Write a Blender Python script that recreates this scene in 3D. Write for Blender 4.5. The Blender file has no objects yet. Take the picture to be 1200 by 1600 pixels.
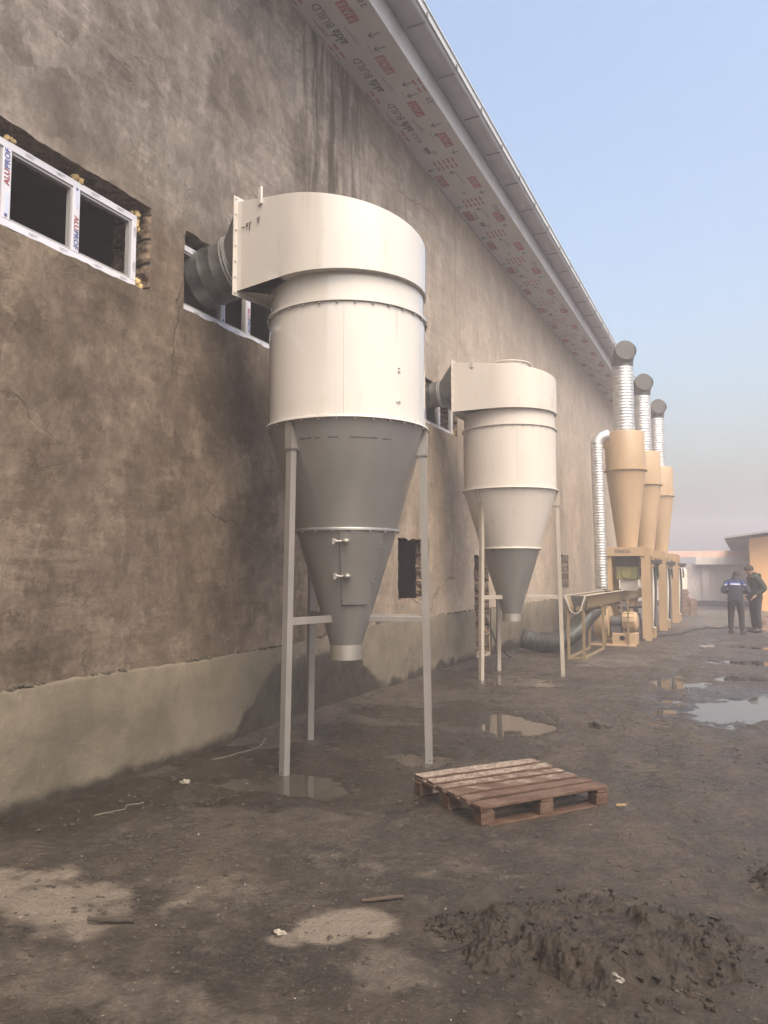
import bpy, bmesh, math, random
import numpy as np
from mathutils import Vector, Matrix, noise as mnoise
from mathutils.geometry import delaunay_2d_cdt
random.seed(7); rng = np.random.default_rng(11)
sc = bpy.context.scene
COL = sc.collection
PI = math.pi
R = math.radians

# ------------------------------------------------------------------ camera, sky, sun, exposure
CAM = Vector((4.43, 0.0, 1.6))
cd = bpy.data.cameras.new('camera'); cam = bpy.data.objects.new('camera', cd); COL.objects.link(cam)
cam.location = CAM
cam.rotation_euler = (R(90 + 4.5265), 0, R(25.0656))
cd.sensor_fit = 'VERTICAL'; cd.sensor_height = 36.0; cd.lens = 1200 / 1600 * 36.0
cd.clip_start = 0.05; cd.clip_end = 3000
sc.camera = cam
SUN_EL, SUN_AZ = R(54), R(132)          # azimuth clockwise from +y
w = bpy.data.worlds.new('World'); sc.world = w; w.use_nodes = True
nt = w.node_tree; nt.nodes.clear()
sky = nt.nodes.new('ShaderNodeTexSky'); sky.sky_type = 'NISHITA'; sky.sun_disc = False
sky.sun_elevation = SUN_EL; sky.sun_rotation = SUN_AZ
sky.air_density = 1.4; sky.dust_density = 9.5; sky.ozone_density = 1.0
bg = nt.nodes.new('ShaderNodeBackground'); bg.inputs[1].default_value = 0.15
wo = nt.nodes.new('ShaderNodeOutputWorld')
nt.links.new(sky.outputs[0], bg.inputs[0]); nt.links.new(bg.outputs[0], wo.inputs[0])
ld = bpy.data.lights.new('sun', 'SUN'); ld.energy = 0.5; ld.angle = R(35); ld.color = (1.0, 0.93, 0.82)
sun = bpy.data.objects.new('sun', ld); COL.objects.link(sun)
sdir = Vector((math.sin(SUN_AZ) * math.cos(SUN_EL), math.cos(SUN_AZ) * math.cos(SUN_EL), math.sin(SUN_EL)))
sun.rotation_euler = (-sdir).to_track_quat('-Z', 'Y').to_euler()
sc.view_settings.view_transform = 'Standard'; sc.view_settings.look = 'None'
sc.view_settings.exposure = 1.2; sc.view_settings.gamma = 1.0
sc.cycles.max_bounces = 6; sc.cycles.volume_bounces = 1
sc.cycles.use_adaptive_sampling = True

# ------------------------------------------------------------------ helpers: objects
def tag(o, label=None, cat=None, group=None, kind=None):
    if label: o['label'] = label
    if cat: o['category'] = cat
    if group: o['group'] = group
    if kind: o['kind'] = kind
    return o
def empty(name, loc=(0, 0, 0), rz=0.0, label=None, cat=None, group=None):
    o = bpy.data.objects.new(name, None); COL.objects.link(o)
    o.location = loc; o.rotation_euler = (0, 0, rz); o.empty_display_size = .2
    return tag(o, label, cat, group)
def link_mesh(name, me, mat, parent=None, smooth=False, angle=None):
    o = bpy.data.objects.new(name, me); COL.objects.link(o)
    if mat is not None:
        for m in (mat if isinstance(mat, (list, tuple)) else [mat]): me.materials.append(m)
    if smooth:
        me.shade_smooth()
        if angle: me.set_sharp_from_angle(angle=R(angle))
    if parent: o.parent = parent
    return o
def copy_tree(o, parent=None):
    c = o.copy(); COL.objects.link(c); c.parent = parent
    for ch in o.children: copy_tree(ch, c)
    return c

class MB:
    """collects shapes, builds them as one mesh"""
    def __init__(s): s.v = []; s.f = []; s.mi = []; s.cur = 0
    def add(s, vs, fs):
        b = len(s.v); s.v += [tuple(v) for v in vs]
        for f in fs: s.f.append([b + i for i in f]); s.mi.append(s.cur)
    def box(s, c, d, rz=0.0, rot=None, jit=0):
        M = rot if rot is not None else Matrix.Rotation(rz, 3, 'Z')
        vs = []
        for i in (-1, 1):
            for j in (-1, 1):
                for k in (-1, 1):
                    p = Vector((i * d[0] / 2, j * d[1] / 2, k * d[2] / 2))
                    if jit: p += Vector((random.uniform(-jit, jit), random.uniform(-jit, jit), random.uniform(-jit, jit)))
                    vs.append(Vector(c) + M @ p)
        s.add(vs, [(0, 1, 3, 2), (4, 6, 7, 5), (0, 4, 5, 1), (2, 3, 7, 6), (0, 2, 6, 4), (1, 5, 7, 3)])
        return s
    def lathe(s, prof, n=48, c=(0, 0, 0), a0=0, a1=2 * PI):
        full = abs(a1 - a0 - 2 * PI) < 1e-6; m = n if full else n + 1
        vs = []
        for (r, z) in prof:
            for i in range(m):
                a = a0 + (a1 - a0) * i / n
                vs.append((c[0] + r * math.cos(a), c[1] + r * math.sin(a), c[2] + z))
        fs = []
        for k in range(len(prof) - 1):
            for i in range(n):
                j = (i + 1) % m
                fs.append((k * m + i, k * m + j, (k + 1) * m + j, (k + 1) * m + i))
        s.add(vs, fs); return s
    def tube(s, pts, rad, n=24, caps=True):
        pts = [Vector(p) for p in pts]; rads = rad if isinstance(rad, (list, tuple)) else [rad] * len(pts)
        vs = []; fs = []; up = None
        for i, p in enumerate(pts):
            t = (pts[min(i + 1, len(pts) - 1)] - pts[max(i - 1, 0)])
            if t.length < 1e-9: t = Vector((0, 0, 1))
            t.normalize()
            if up is None:
                up = Vector((0, 0, 1)) if abs(t.z) < .9 else Vector((1, 0, 0))
            a = (up - t * up.dot(t)).normalized(); b = t.cross(a); up = a
            for k in range(n):
                th = 2 * PI * k / n
                vs.append(p + (a * math.cos(th) + b * math.sin(th)) * rads[i])
        for i in range(len(pts) - 1):
            for k in range(n):
                fs.append((i * n + k, i * n + (k + 1) % n, (i + 1) * n + (k + 1) % n, (i + 1) * n + k))
        if caps:
            fs.append(tuple(range(n))[::-1]); fs.append(tuple((len(pts) - 1) * n + k for k in range(n)))
        s.add(vs, fs); return s
    def prism(s, poly, p0, ax, ay, az, h):
        """2D polygon in (ax, ay) from p0, extruded along az by h"""
        p0 = Vector(p0); ax = Vector(ax); ay = Vector(ay); az = Vector(az); n = len(poly)
        vs = [p0 + ax * a + ay * b for a, b in poly] + [p0 + ax * a + ay * b + az * h for a, b in poly]
        fs = [tuple(range(n))[::-1], tuple(range(n, 2 * n))] + [(i, (i + 1) % n, n + (i + 1) % n, n + i) for i in range(n)]
        s.add(vs, fs); return s
    def quad(s, a, b, c, d): s.add([a, b, c, d], [(0, 1, 2, 3)]); return s
    def blob(s, c, r, seed=0, sub=1, sq=(1, 1, 1), rough=.35):
        bm = bmesh.new(); bmesh.ops.create_icosphere(bm, subdivisions=sub, radius=1)
        off = Vector((seed * 3.1, seed * 1.7, seed * .9)); vs = []
        for v in bm.verts:
            k = 1 + rough * mnoise.noise(v.co * 1.7 + off) * 1.6
            vs.append(Vector(c) + Vector((v.co.x * sq[0], v.co.y * sq[1], v.co.z * sq[2])) * r * k)
        fs = [tuple(v.index for v in f.verts) for f in bm.faces]; bm.free()
        s.add(vs, fs); return s
    def build(s, name, mat, parent=None, smooth=False, angle=35, bevel=0.0):
        me = bpy.data.meshes.new(name); me.from_pydata(s.v, [], s.f)
        me.polygons.foreach_set('material_index', s.mi)
        bm = bmesh.new(); bm.from_mesh(me); bmesh.ops.recalc_face_normals(bm, faces=bm.faces); bm.to_mesh(me); bm.free()
        o = link_mesh(name, me, mat, parent, smooth, angle)
        if bevel:
            m = o.modifiers.new('bevel', 'BEVEL'); m.width = bevel; m.segments = 2; m.limit_method = 'ANGLE'; m.angle_limit = R(40)
        return o

def text_mesh(txt, size, M, mb, bold=0.0, shear=0.0):
    """flat letters of txt added to MB mb; M maps (x right, y up) of the text to the world"""
    cu = bpy.data.curves.new('t', 'FONT'); cu.body = txt; cu.size = size; cu.offset = bold; cu.shear = shear
    cu.align_x = 'CENTER'; cu.align_y = 'CENTER'; cu.resolution_u = 2
    ob = bpy.data.objects.new('t', cu); me = ob.to_mesh()
    vs = [M @ v.co for v in me.vertices]; fs = [tuple(p.vertices) for p in me.polygons]
    mb.add(vs, fs); ob.to_mesh_clear(); bpy.data.objects.remove(ob); bpy.data.curves.remove(cu)
def frame_M(origin, x, y):
    x = Vector(x).normalized(); y = Vector(y).normalized(); z = x.cross(y)
    M = Matrix(((x.x, y.x, z.x, origin[0]), (x.y, y.y, z.y, origin[1]), (x.z, y.z, z.z, origin[2]), (0, 0, 0, 1)))
    return M

# numpy value noise
def _h(ix, iy, seed):
    n = (ix.astype(np.int64) * 374761393 + iy.astype(np.int64) * 668265263 + seed * 1442695041) & 0x7fffffff
    n = ((n ^ (n >> 13)) * 1274126177) & 0x7fffffff
    return ((n ^ (n >> 16)) & 0xffff) / 65535.0
def vnoise(x, y, seed=0):
    ix = np.floor(x); iy = np.floor(y); fx = x - ix; fy = y - iy
    fx = fx * fx * (3 - 2 * fx); fy = fy * fy * (3 - 2 * fy)
    a = _h(ix, iy, seed); b = _h(ix + 1, iy, seed); c = _h(ix, iy + 1, seed); d = _h(ix + 1, iy + 1, seed)
    return (a + (b - a) * fx) * (1 - fy) + (c + (d - c) * fx) * fy
def fbm(x, y, f=1.0, o=5, seed=0, g=.5):
    t = 0; a = 1; s = 0
    for k in range(o):
        t = t + a * (vnoise(x * f + 17.3 * k, y * f + 9.1 * k, seed + k) - .5) * 2; s += a; a *= g; f *= 2.03
    return t / s
def sstep(a, b, x):
    t = np.clip((x - a) / (b - a), 0, 1); return t * t * (3 - 2 * t)

# ------------------------------------------------------------------ helpers: materials
class Mat:
    def __init__(s, name):
        s.m = bpy.data.materials.new(name); s.m.use_nodes = True; s.t = s.m.node_tree
        s.b = s.t.nodes['Principled BSDF']; s.co = None
    def n(s, typ, **k):
        x = s.t.nodes.new(typ)
        for a, v in k.items(): setattr(x, a, v)
        return x
    def l(s, a, b): s.t.links.new(a, b)
    def coord(s, world=True):
        if s.co is None:
            if world: s.co = s.n('ShaderNodeNewGeometry').outputs['Position']
            else: s.co = s.n('ShaderNodeTexCoord').outputs['Object']
        return s.co
    def vec(s, scale=(1, 1, 1), loc=(0, 0, 0), rot=(0, 0, 0)):
        mp = s.n('ShaderNodeMapping'); mp.inputs['Scale'].default_value = scale; mp.inputs['Location'].default_value = loc
        mp.inputs['Rotation'].default_value = rot
        s.l(s.coord(), mp.inputs[0]); return mp.outputs[0]
    def noise(s, sc_=1.0, det=6, rough=.55, scale=(1, 1, 1), loc=(0, 0, 0), dist=0.0, rot=(0, 0, 0)):
        x = s.n('ShaderNodeTexNoise'); x.inputs['Scale'].default_value = sc_; x.inputs['Detail'].default_value = det
        x.inputs['Roughness'].default_value = rough; x.inputs['Distortion'].default_value = dist
        s.l(s.vec(scale, loc, rot), x.inputs['Vector']); return x.outputs[0]
    def ramp(s, f, stops):
        x = s.n('ShaderNodeValToRGB'); e = x.color_ramp.elements
        while len(e) < len(stops): e.new(.5)
        for i, (p, c) in enumerate(stops):
            e[i].position = p; e[i].color = (c if isinstance(c, tuple) else (c, c, c)) + (1,) if not isinstance(c, tuple) or len(c) == 3 else c
        s.l(f, x.inputs[0]); return x.outputs[0]
    def mix(s, f, a, b, typ='MIX'):
        x = s.n('ShaderNodeMix', data_type='RGBA', blend_type=typ)
        for si, v in ((0, f), (6, a), (7, b)):
            sock = x.inputs[si]
            if isinstance(v, (int, float)): sock.default_value = v if si == 0 else (v, v, v, 1)
            elif isinstance(v, tuple): sock.default_value = v + (1,) if len(v) == 3 else v
            else: s.l(v, sock)
        return x.outputs[2]
    def math(s, op, a, b=0.0, c=0.0, clamp=False):
        x = s.n('ShaderNodeMath', operation=op); x.use_clamp = clamp
        for i, v in enumerate((a, b, c)):
            if isinstance(v, (int, float)): x.inputs[i].default_value = v
            else: s.l(v, x.inputs[i])
        return x.outputs[0]
    def mapr(s, v, a, b, c=0.0, d=1.0):
        x = s.n('ShaderNodeMapRange', interpolation_type='SMOOTHSTEP'); s.l(v, x.inputs[0])
        for i, q in enumerate((a, b, c, d)): x.inputs[i + 1].default_value = q
        return x.outputs[0]
    def xyz(s):
        x = s.n('ShaderNodeSeparateXYZ'); s.l(s.coord(), x.inputs[0]); return x.outputs
    def patches(s, sc_, warp=.35, loc=(0, 0, 0), wscale=2.0):
        nz = s.n('ShaderNodeTexNoise'); nz.inputs['Scale'].default_value = wscale; nz.inputs['Detail'].default_value = 5; nz.inputs['Roughness'].default_value = .65
        base = s.vec(loc=loc); s.l(base, nz.inputs['Vector'])
        mv = s.n('ShaderNodeVectorMath', operation='MULTIPLY_ADD'); s.l(nz.outputs['Color'], mv.inputs[0]); mv.inputs[1].default_value = (warp * 2,) * 3; s.l(base, mv.inputs[2])
        vo = s.n('ShaderNodeTexVoronoi'); vo.inputs['Scale'].default_value = sc_; s.l(mv.outputs[0], vo.inputs['Vector'])
        sp = s.n('ShaderNodeSeparateColor'); s.l(vo.outputs['Color'], sp.inputs[0]); return sp.outputs[0]
    def attr(s, name):
        x = s.n('ShaderNodeAttribute'); x.attribute_name = name; return x.outputs['Fac']
    def bump(s, h, strength=.3, dist=.02, chain=None):
        x = s.n('ShaderNodeBump'); x.inputs['Strength'].default_value = strength; x.inputs['Distance'].default_value = dist
        s.l(h, x.inputs['Height'])
        if chain is not None: s.l(chain, x.inputs['Normal'])
        s.l(x.outputs[0], s.b.inputs['Normal']); return x.outputs[0]
    def set(s, base=None, rough=None, metal=None, spec=None, coat=None):
        for k, v in (('Base Color', base), ('Roughness', rough), ('Metallic', metal), ('Specular IOR Level', spec), ('Coat Weight', coat)):
            if v is None: continue
            i = s.b.inputs[k]
            if isinstance(v, (int, float)): i.default_value = v
            elif isinstance(v, tuple): i.default_value = v + (1,)
            else: s.l(v, i)
        return s.m

def paint(name, col, rough=.4, metal=0.0, var=.12, dirt=None, coat=0.0, bump=.03, nscale=3.0):
    m = Mat(name); n1 = m.noise(nscale, 5, .6, scale=(1, 1, .35)); n2 = m.noise(40, 3, .6)
    lo = tuple(c * (1 - var) for c in col); hi = tuple(min(1, c * (1 + var * .6)) for c in col)
    c = m.mix(m.mapr(n1, .3, .7), lo, hi)
    if dirt: c = m.mix(m.mapr(m.noise(6, 8, .7, loc=(3, 1, 2)), .62, .75), c, dirt)
    r = m.math('ADD', m.mapr(n1, .3, .7, rough * .85, rough * 1.15), m.math('MULTIPLY', n2, .06))
    m.bump(m.math('ADD', m.noise(2.2, 2, .4), m.math('MULTIPLY', n2, .04)), bump, .05)
    return m.set(c, r, metal, coat=coat)

# plaster of the long wall
def plaster():
    m = Mat('cement_plaster'); x, y, z = m.xyz()
    wob = m.noise(.45, 4, .6, loc=(5, 2, 0)); z2 = m.math('ADD', z, m.math('MULTIPLY', m.math('SUBTRACT', wob, .5), 2.2))
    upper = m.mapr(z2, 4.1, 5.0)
    far = m.mapr(y, 6.5, 14.0)  # plaster lighter along the wall, with haze fade put into the colour
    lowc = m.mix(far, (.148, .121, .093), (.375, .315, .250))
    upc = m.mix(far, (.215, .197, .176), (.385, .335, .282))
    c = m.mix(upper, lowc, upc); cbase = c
    tro = m.noise(1.3, 10, .68, scale=(1, 1, .85))
    c = m.mix(m.mapr(tro, .33, .69), m.mix(1.0, c, (.76, .75, .76), 'MULTIPLY'), m.mix(1.0, c, (1.20, 1.20, 1.21), 'MULTIPLY'))
    sw = m.noise(5.5, 10, .72, scale=(1, 1, .75), loc=(1, 4, 2))
    c = m.mix(m.mapr(sw, .42, .66), m.mix(1.0, c, (.80, .79, .78), 'MULTIPLY'), m.mix(1.0, c, (1.16, 1.16, 1.17), 'MULTIPLY'))
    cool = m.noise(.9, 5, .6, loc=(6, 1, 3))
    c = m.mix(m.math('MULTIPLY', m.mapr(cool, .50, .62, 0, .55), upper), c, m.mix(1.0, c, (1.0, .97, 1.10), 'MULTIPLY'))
    p1 = m.patches(1.7, .5); p2 = m.patches(4.2, .22, (3, 5, 1), 4.0)
    c = m.mix(p1, m.mix(1.0, c, (.82, .81, .80), 'MULTIPLY'), m.mix(1.0, c, (1.17, 1.17, 1.19), 'MULTIPLY'))
    c = m.mix(m.math('MULTIPLY', m.mapr(m.noise(1.1, 4, .6, loc=(9, 9, 2)), .44, .56), p2), c, m.mix(1.0, c, (.66, .65, .65), 'MULTIPLY'))
    hf = m.noise(13, 9, .78, loc=(1, 2, 9), dist=.3)
    c = m.mix(m.mapr(hf, .36, .64), m.mix(1.0, c, (.91, .90, .90), 'MULTIPLY'), m.mix(1.0, c, (1.08, 1.08, 1.09), 'MULTIPLY'))
    for rx_, lc, th in ((.75, 3, .56), (-.6, 11, .57), (1.35, 17, .58)):
        sk = m.noise(2.2, 6, .62, scale=(1, 1.0, 5.5), rot=(rx_, 0, 0), loc=(lc, 0, lc)); ms = m.mapr(m.noise(.8, 3, .5, loc=(lc, lc, 0)), .50, .58)
        c = m.mix(m.math('MULTIPLY', m.mapr(sk, th, th + .05), m.math('MULTIPLY', ms, .5)), c, m.mix(1.0, c, (1.28, 1.28, 1.30), 'MULTIPLY'))
        c = m.mix(m.math('MULTIPLY', m.mapr(sk, .435, .40), m.math('MULTIPLY', ms, .45)), c, m.mix(1.0, c, (.68, .66, .64), 'MULTIPLY'))
    ridge = m.noise(2.1, 7, .6, loc=(3, 9, 1), dist=1.1)
    rl = m.math('ABSOLUTE', m.math('SUBTRACT', ridge, .5))
    lines = m.math('MULTIPLY', m.mapr(rl, .020, .002), m.mapr(m.noise(1.6, 4, .6, loc=(2, 2, 5)), .47, .56))
    c = m.mix(m.math('MULTIPLY', lines, .22), c, (.075, .062, .052))
    big = m.noise(.5, 6, .62, loc=(2, 7, 7))
    c = m.mix(m.mapr(big, .46, .62, 0, .4), c, m.mix(1.0, c, (.76, .72, .67), 'MULTIPLY'))
    c = m.mix(m.math('MULTIPLY', far, .62), c, m.mix(1.0, cbase, (.93, .93, .93), 'MULTIPLY'))  # mottling fades far off, part of the painted haze
    # vertical runs below the eave, strongest between y 7 and 9
    st = m.noise(3.5, 6, .6, scale=(1, 1.4, .22), dist=.5, loc=(0, 3, 8))
    mk = m.math('MULTIPLY', m.math('MULTIPLY', m.mapr(y, 6.9, 7.5), m.mapr(y, 9.4, 8.2)), m.mapr(z, 5.0, 6.6))
    c = m.mix(m.math('MULTIPLY', m.mapr(st, .46, .6), m.math('MULTIPLY', mk, .8)), c, (.045, .038, .029))
    c = m.mix(m.math('MULTIPLY', m.mapr(st, .44, .34), m.math('MULTIPLY', mk, .6)), c, (.27, .24, .20))
    # damp patch strips on the lower wall
    st2 = m.noise(1.6, 6, .6, scale=(1, 1, .3), loc=(0, 13, 3))
    c = m.mix(m.math('MULTIPLY', m.math('MULTIPLY', m.mapr(st2, .5, .66, 0, .42), m.mapr(z, 5.0, 3.4)), m.mapr(y, 16, 11, .25, 1)), c, (.060, .047, .036))
    # thin pilaster edges showing in the far plaster
    for yp in (12.45, 16.9, 20.9, 25.0):
        dl = m.math('ABSOLUTE', m.math('SUBTRACT', m.math('ADD', y, m.math('MULTIPLY', m.math('SUBTRACT', m.noise(1.2, 3, .5, loc=(yp, 0, 0)), .5), .12)), yp))
        c = m.mix(m.math('MULTIPLY', m.mapr(dl, .045, .01, 0, .35), m.mapr(z, 2.4, 3.2)), c, (.16, .135, .11))
    # faint crack lines
    vo = m.n('ShaderNodeTexVoronoi', feature='DISTANCE_TO_EDGE'); vo.inputs['Scale'].default_value = .55
    wv = m.n('ShaderNodeMix', data_type='VECTOR'); wv.inputs[0].default_value = .25
    nz = m.n('ShaderNodeTexNoise'); nz.inputs['Scale'].default_value = 2.5; nz.inputs['Detail'].default_value = 6
    m.l(m.coord(), nz.inputs['Vector']); m.l(m.coord(), wv.inputs[4]); m.l(nz.outputs['Color'], wv.inputs[5])
    m.l(wv.outputs[1], vo.inputs['Vector'])
    ck = m.math('MULTIPLY', m.mapr(vo.outputs[0], .006, .001), m.mapr(m.noise(.8, 3, .5, loc=(8, 8, 8)), .5, .6))
    c = m.mix(m.math('MULTIPLY', ck, .55), c, (.07, .06, .05))
    # pits
    pit = m.mapr(m.noise(26, 3, .5), .68, .78)
    c = m.mix(m.math('MULTIPLY', pit, .5), c, (.09, .08, .07))
    h = m.math('SUBTRACT', m.math('ADD', m.math('MULTIPLY', sw, .6), m.math('MULTIPLY', tro, .9)), m.math('MULTIPLY', lines, .12))
    h = m.math('SUBTRACT', h, m.math('MULTIPLY', pit, .25)); h = m.math('ADD', h, m.math('MULTIPLY', m.noise(55, 4, .7), .14))
    h = m.math('ADD', h, m.math('MULTIPLY', p2, .12)); h = m.math('SUBTRACT', h, m.math('MULTIPLY', ck, .3))
    h = m.math('ADD', h, m.math('MULTIPLY', hf, .15)); m.bump(h, .5, .05)
    return m.set(c, .9, spec=.15)
def plinth_mat():
    m = Mat('plinth_render'); x, y, z = m.xyz()
    n1 = m.noise(1.8, 9, .66, dist=.15); n2 = m.noise(7, 9, .72, dist=.1, loc=(2, 2, 2))
    c = m.mix(m.mapr(n1, .35, .65), (.085, .072, .053), (.130, .112, .084))
    c = m.mix(m.mapr(n2, .58, .72, 0, .5), c, (.18, .157, .122))
    c = m.mix(m.mapr(n2, .42, .3, 0, .4), c, (.085, .074, .058))
    # wet foot, climbing up the plinth behind the first cyclone
    lift = m.math('MULTIPLY', m.math('MULTIPLY', m.mapr(y, 5.9, 6.9), m.mapr(y, 9.6, 8.2)), .62)
    lift2 = m.math('ADD', lift, m.math('MULTIPLY', m.mapr(y, 8.5, 11.0), .10))
    lim = m.math('ADD', m.math('ADD', .09, lift2), m.math('MULTIPLY', m.math('SUBTRACT', m.noise(3.2, 8, .7, loc=(4, 4, 0)), .5), m.mapr(y, 5.6, 6.6, .22, .6)))
    wet = m.math('SUBTRACT', lim, z); wet = m.mapr(wet, -.04, .06)
    c = m.mix(wet, c, m.mix(m.mapr(n2, .4, .6), (.022, .018, .0135), (.038, .032, .024)))
    grn = m.math('MULTIPLY', m.math('MULTIPLY', m.mapr(y, 5.6, 6.4), m.mapr(y, 7.4, 6.8)), m.mapr(n1, .45, .6))
    c = m.mix(m.math('MULTIPLY', grn, .6), c, (.052, .050, .034))
    h = m.math('ADD', n1, m.math('MULTIPLY', n2, .5)); h = m.math('ADD', h, m.math('MULTIPLY', m.noise(50, 3, .7), .08))
    m.bump(h, .5, .05)
    return m.set(c, m.mix(wet, .9, .35), spec=.35)
def rubble():
    m = Mat('rubble_brickwork')
    n1 = m.noise(9, 7, .7, dist=.7); n2 = m.noise(30, 4, .6)
    x, y, z = m.xyz()
    course = m.math('PINGPONG', m.math('ADD', z, m.math('MULTIPLY', n1, .03)), .105)
    c = m.mix(m.mapr(n1, .35, .65), (.07, .048, .033), (.24, .18, .13))
    c = m.mix(m.mapr(n2, .6, .7, 0, .6), c, (.36, .30, .23))
    c = m.mix(m.mapr(course, .016, .006, 0, .8), c, (.03, .024, .018))
    m.bump(m.math('ADD', m.math('MULTIPLY', m.mapr(course, .02, 0.0), -.6), m.math('ADD', n1, m.math('MULTIPLY', n2, .3))), 1.0, .05)
    return m.set(c, .95)
def ground_mat():
    m = Mat('muddy_yard'); m.co = None
    dry = m.attr('dry'); wet = m.attr('wet')  # dry also carries the painted paleness of the far ground
    n0 = m.noise(.9, 9, .68, dist=.15); n1 = m.noise(6, 10, .76, dist=.1, loc=(1, 1, 0)); n2 = m.noise(38, 7, .75)
    c = m.mix(m.mapr(n0, .35, .65), (.031, .0225, .0150), (.064, .0475, .0325))
    nm = m.noise(2.3, 10, .74, dist=.15, loc=(3, 8, 0), scale=(1, .75, 1))
    c = m.mix(m.mapr(nm, .40, .62), m.mix(1.0, c, (.62, .60, .58), 'MULTIPLY'), m.mix(1.0, c, (1.35, 1.33, 1.30), 'MULTIPLY'))
    c = m.mix(m.mapr(n1, .5, .66, 0, .8), c, (.094, .072, .051))
    c = m.mix(m.mapr(n1, .46, .34, 0, .8), c, (.014, .0105, .0075))
    d2 = m.math('ADD', dry, m.math('MULTIPLY', m.math('SUBTRACT', n1, .5), .9))
    d2 = m.math('ADD', d2, m.math('MULTIPLY', m.math('SUBTRACT', nm, .5), .8)); c = m.mix(m.mapr(d2, .15, 1.15, 0, .92), c, m.mix(m.mapr(n2, .4, .6), (.225, .188, .148), (.31, .265, .215)))
    c = m.mix(m.mapr(n2, .54, .64, 0, .55), c, (.125, .100, .073))
    gr = m.noise(95, 4, .7, loc=(5, 5, 0)); c = m.mix(m.mapr(gr, .56, .66, 0, .65), c, (.013, .010, .008)); c = m.mix(m.mapr(gr, .40, .32, 0, .5), c, (.15, .125, .095))
    w2 = m.mapr(m.math('ADD', wet, m.math('MULTIPLY', m.math('SUBTRACT', n1, .5), .8)), .25, .75)
    c = m.mix(m.math('MULTIPLY', w2, .62), c, (.014, .0118, .0095))
    c = m.mix(1.0, c, (.74, .73, .72), 'MULTIPLY')
    ch = m.mapr(m.noise(60, 2, .5, loc=(7, 3, 0)), .72, .75)
    c = m.mix(m.math('MULTIPLY', ch, .8), c, (.26, .235, .20))
    r = m.mix(w2, m.mapr(n1, .35, .65, .34, .78), m.mapr(n1, .3, .7, .08, .34))
    h = m.math('ADD', m.math('MULTIPLY', n1, 1.0), m.math('MULTIPLY', n2, .40))
    h = m.math('ADD', h, m.math('MULTIPLY', nm, 1.2))
    m.bump(m.math('MULTIPLY', h, m.mapr(w2, 0, 1, 1.0, .4)), .95, .045)
    return m.set(c, r, spec=.5)
def mud_mat():
    m = Mat('dug_mud'); n1 = m.noise(14, 8, .7, dist=.5); n2 = m.noise(70, 4, .6)
    c = m.mix(m.mapr(n1, .35, .65), (.010, .0072, .0050), (.032, .0235, .016))
    c = m.mix(m.mapr(n2, .6, .75, 0, .4), c, (.060, .046, .032))
    m.bump(m.math('ADD', n1, m.math('MULTIPLY', n2, .35)), .9, .02)
    return m.set(c, m.mapr(n1, .3, .7, .45, .8), spec=.35)
def water_mat():
    m = Mat('muddy_water'); n = m.noise(5, 4, .5)
    m.bump(n, .05, .01)
    return m.set((.035, .030, .024), .035, spec=.5)
def galv(name='galvanised_steel', base=(.60, .61, .62), rough=.42):
    m = Mat(name); n = m.noise(9, 5, .6); sp = m.noise(60, 2, .5)
    c = m.mix(m.mapr(n, .3, .7), tuple(b * .72 for b in base), base)
    c = m.mix(m.mapr(sp, .4, .6, 0, .2), c, tuple(min(1, b * 1.3) for b in base))
    return m.set(c, m.mapr(n, .3, .7, rough * .85, rough * 1.2), .85)
def wood():
    m = Mat('wet_pallet_wood'); A = -R(51.5)
    g = m.noise(5, 8, .65, scale=(1.0, 26, 14), dist=.3, rot=(0, 0, A)); g2 = m.noise(3, 6, .7, scale=(1, 3, 3), rot=(0, 0, A))
    sx = m.n('ShaderNodeSeparateXYZ'); m.l(m.vec(rot=(0, 0, A)), sx.inputs[0]); v = sx.outputs[1]
    v0 = -2.885 * math.sin(R(51.5)) + 4.74 * math.cos(R(51.5))
    c = m.mix(m.mapr(g, .3, .7), (.026, .0125, .0075), (.115, .064, .040))
    c = m.mix(m.mapr(g2, .45, .65, 0, .6), c, (.130, .088, .064))
    fr = m.noise(60, 6, .8); fm = m.noise(5, 5, .65, loc=(4, 2, 1), rot=(0, 0, A), scale=(1, 2.5, 1))
    far = m.math('MULTIPLY', m.math('SUBTRACT', v, v0), .55)
    frost = m.math('MULTIPLY', m.mapr(fr, .44, .58), m.mapr(m.math('ADD', fm, far), .62, .86))
    up = m.n('ShaderNodeSeparateXYZ'); m.l(m.n('ShaderNodeNewGeometry').outputs['Normal'], up.inputs[0])
    frost = m.math('MULTIPLY', frost, m.mapr(up.outputs[2], .5, .9))
    c = m.mix(m.math('MULTIPLY', frost, .85), c, (.42, .37, .31))
    m.bump(m.math('ADD', g, m.math('MULTIPLY', fr, .35)), .8, .012)
    return m.set(c, m.mapr(g2, .3, .7, .3, .65), spec=.4)
def plain(name, col, rough=.6, metal=0.0, spec=.5): return paint(name, col, rough, metal, .15, None, 0, .02)

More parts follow.
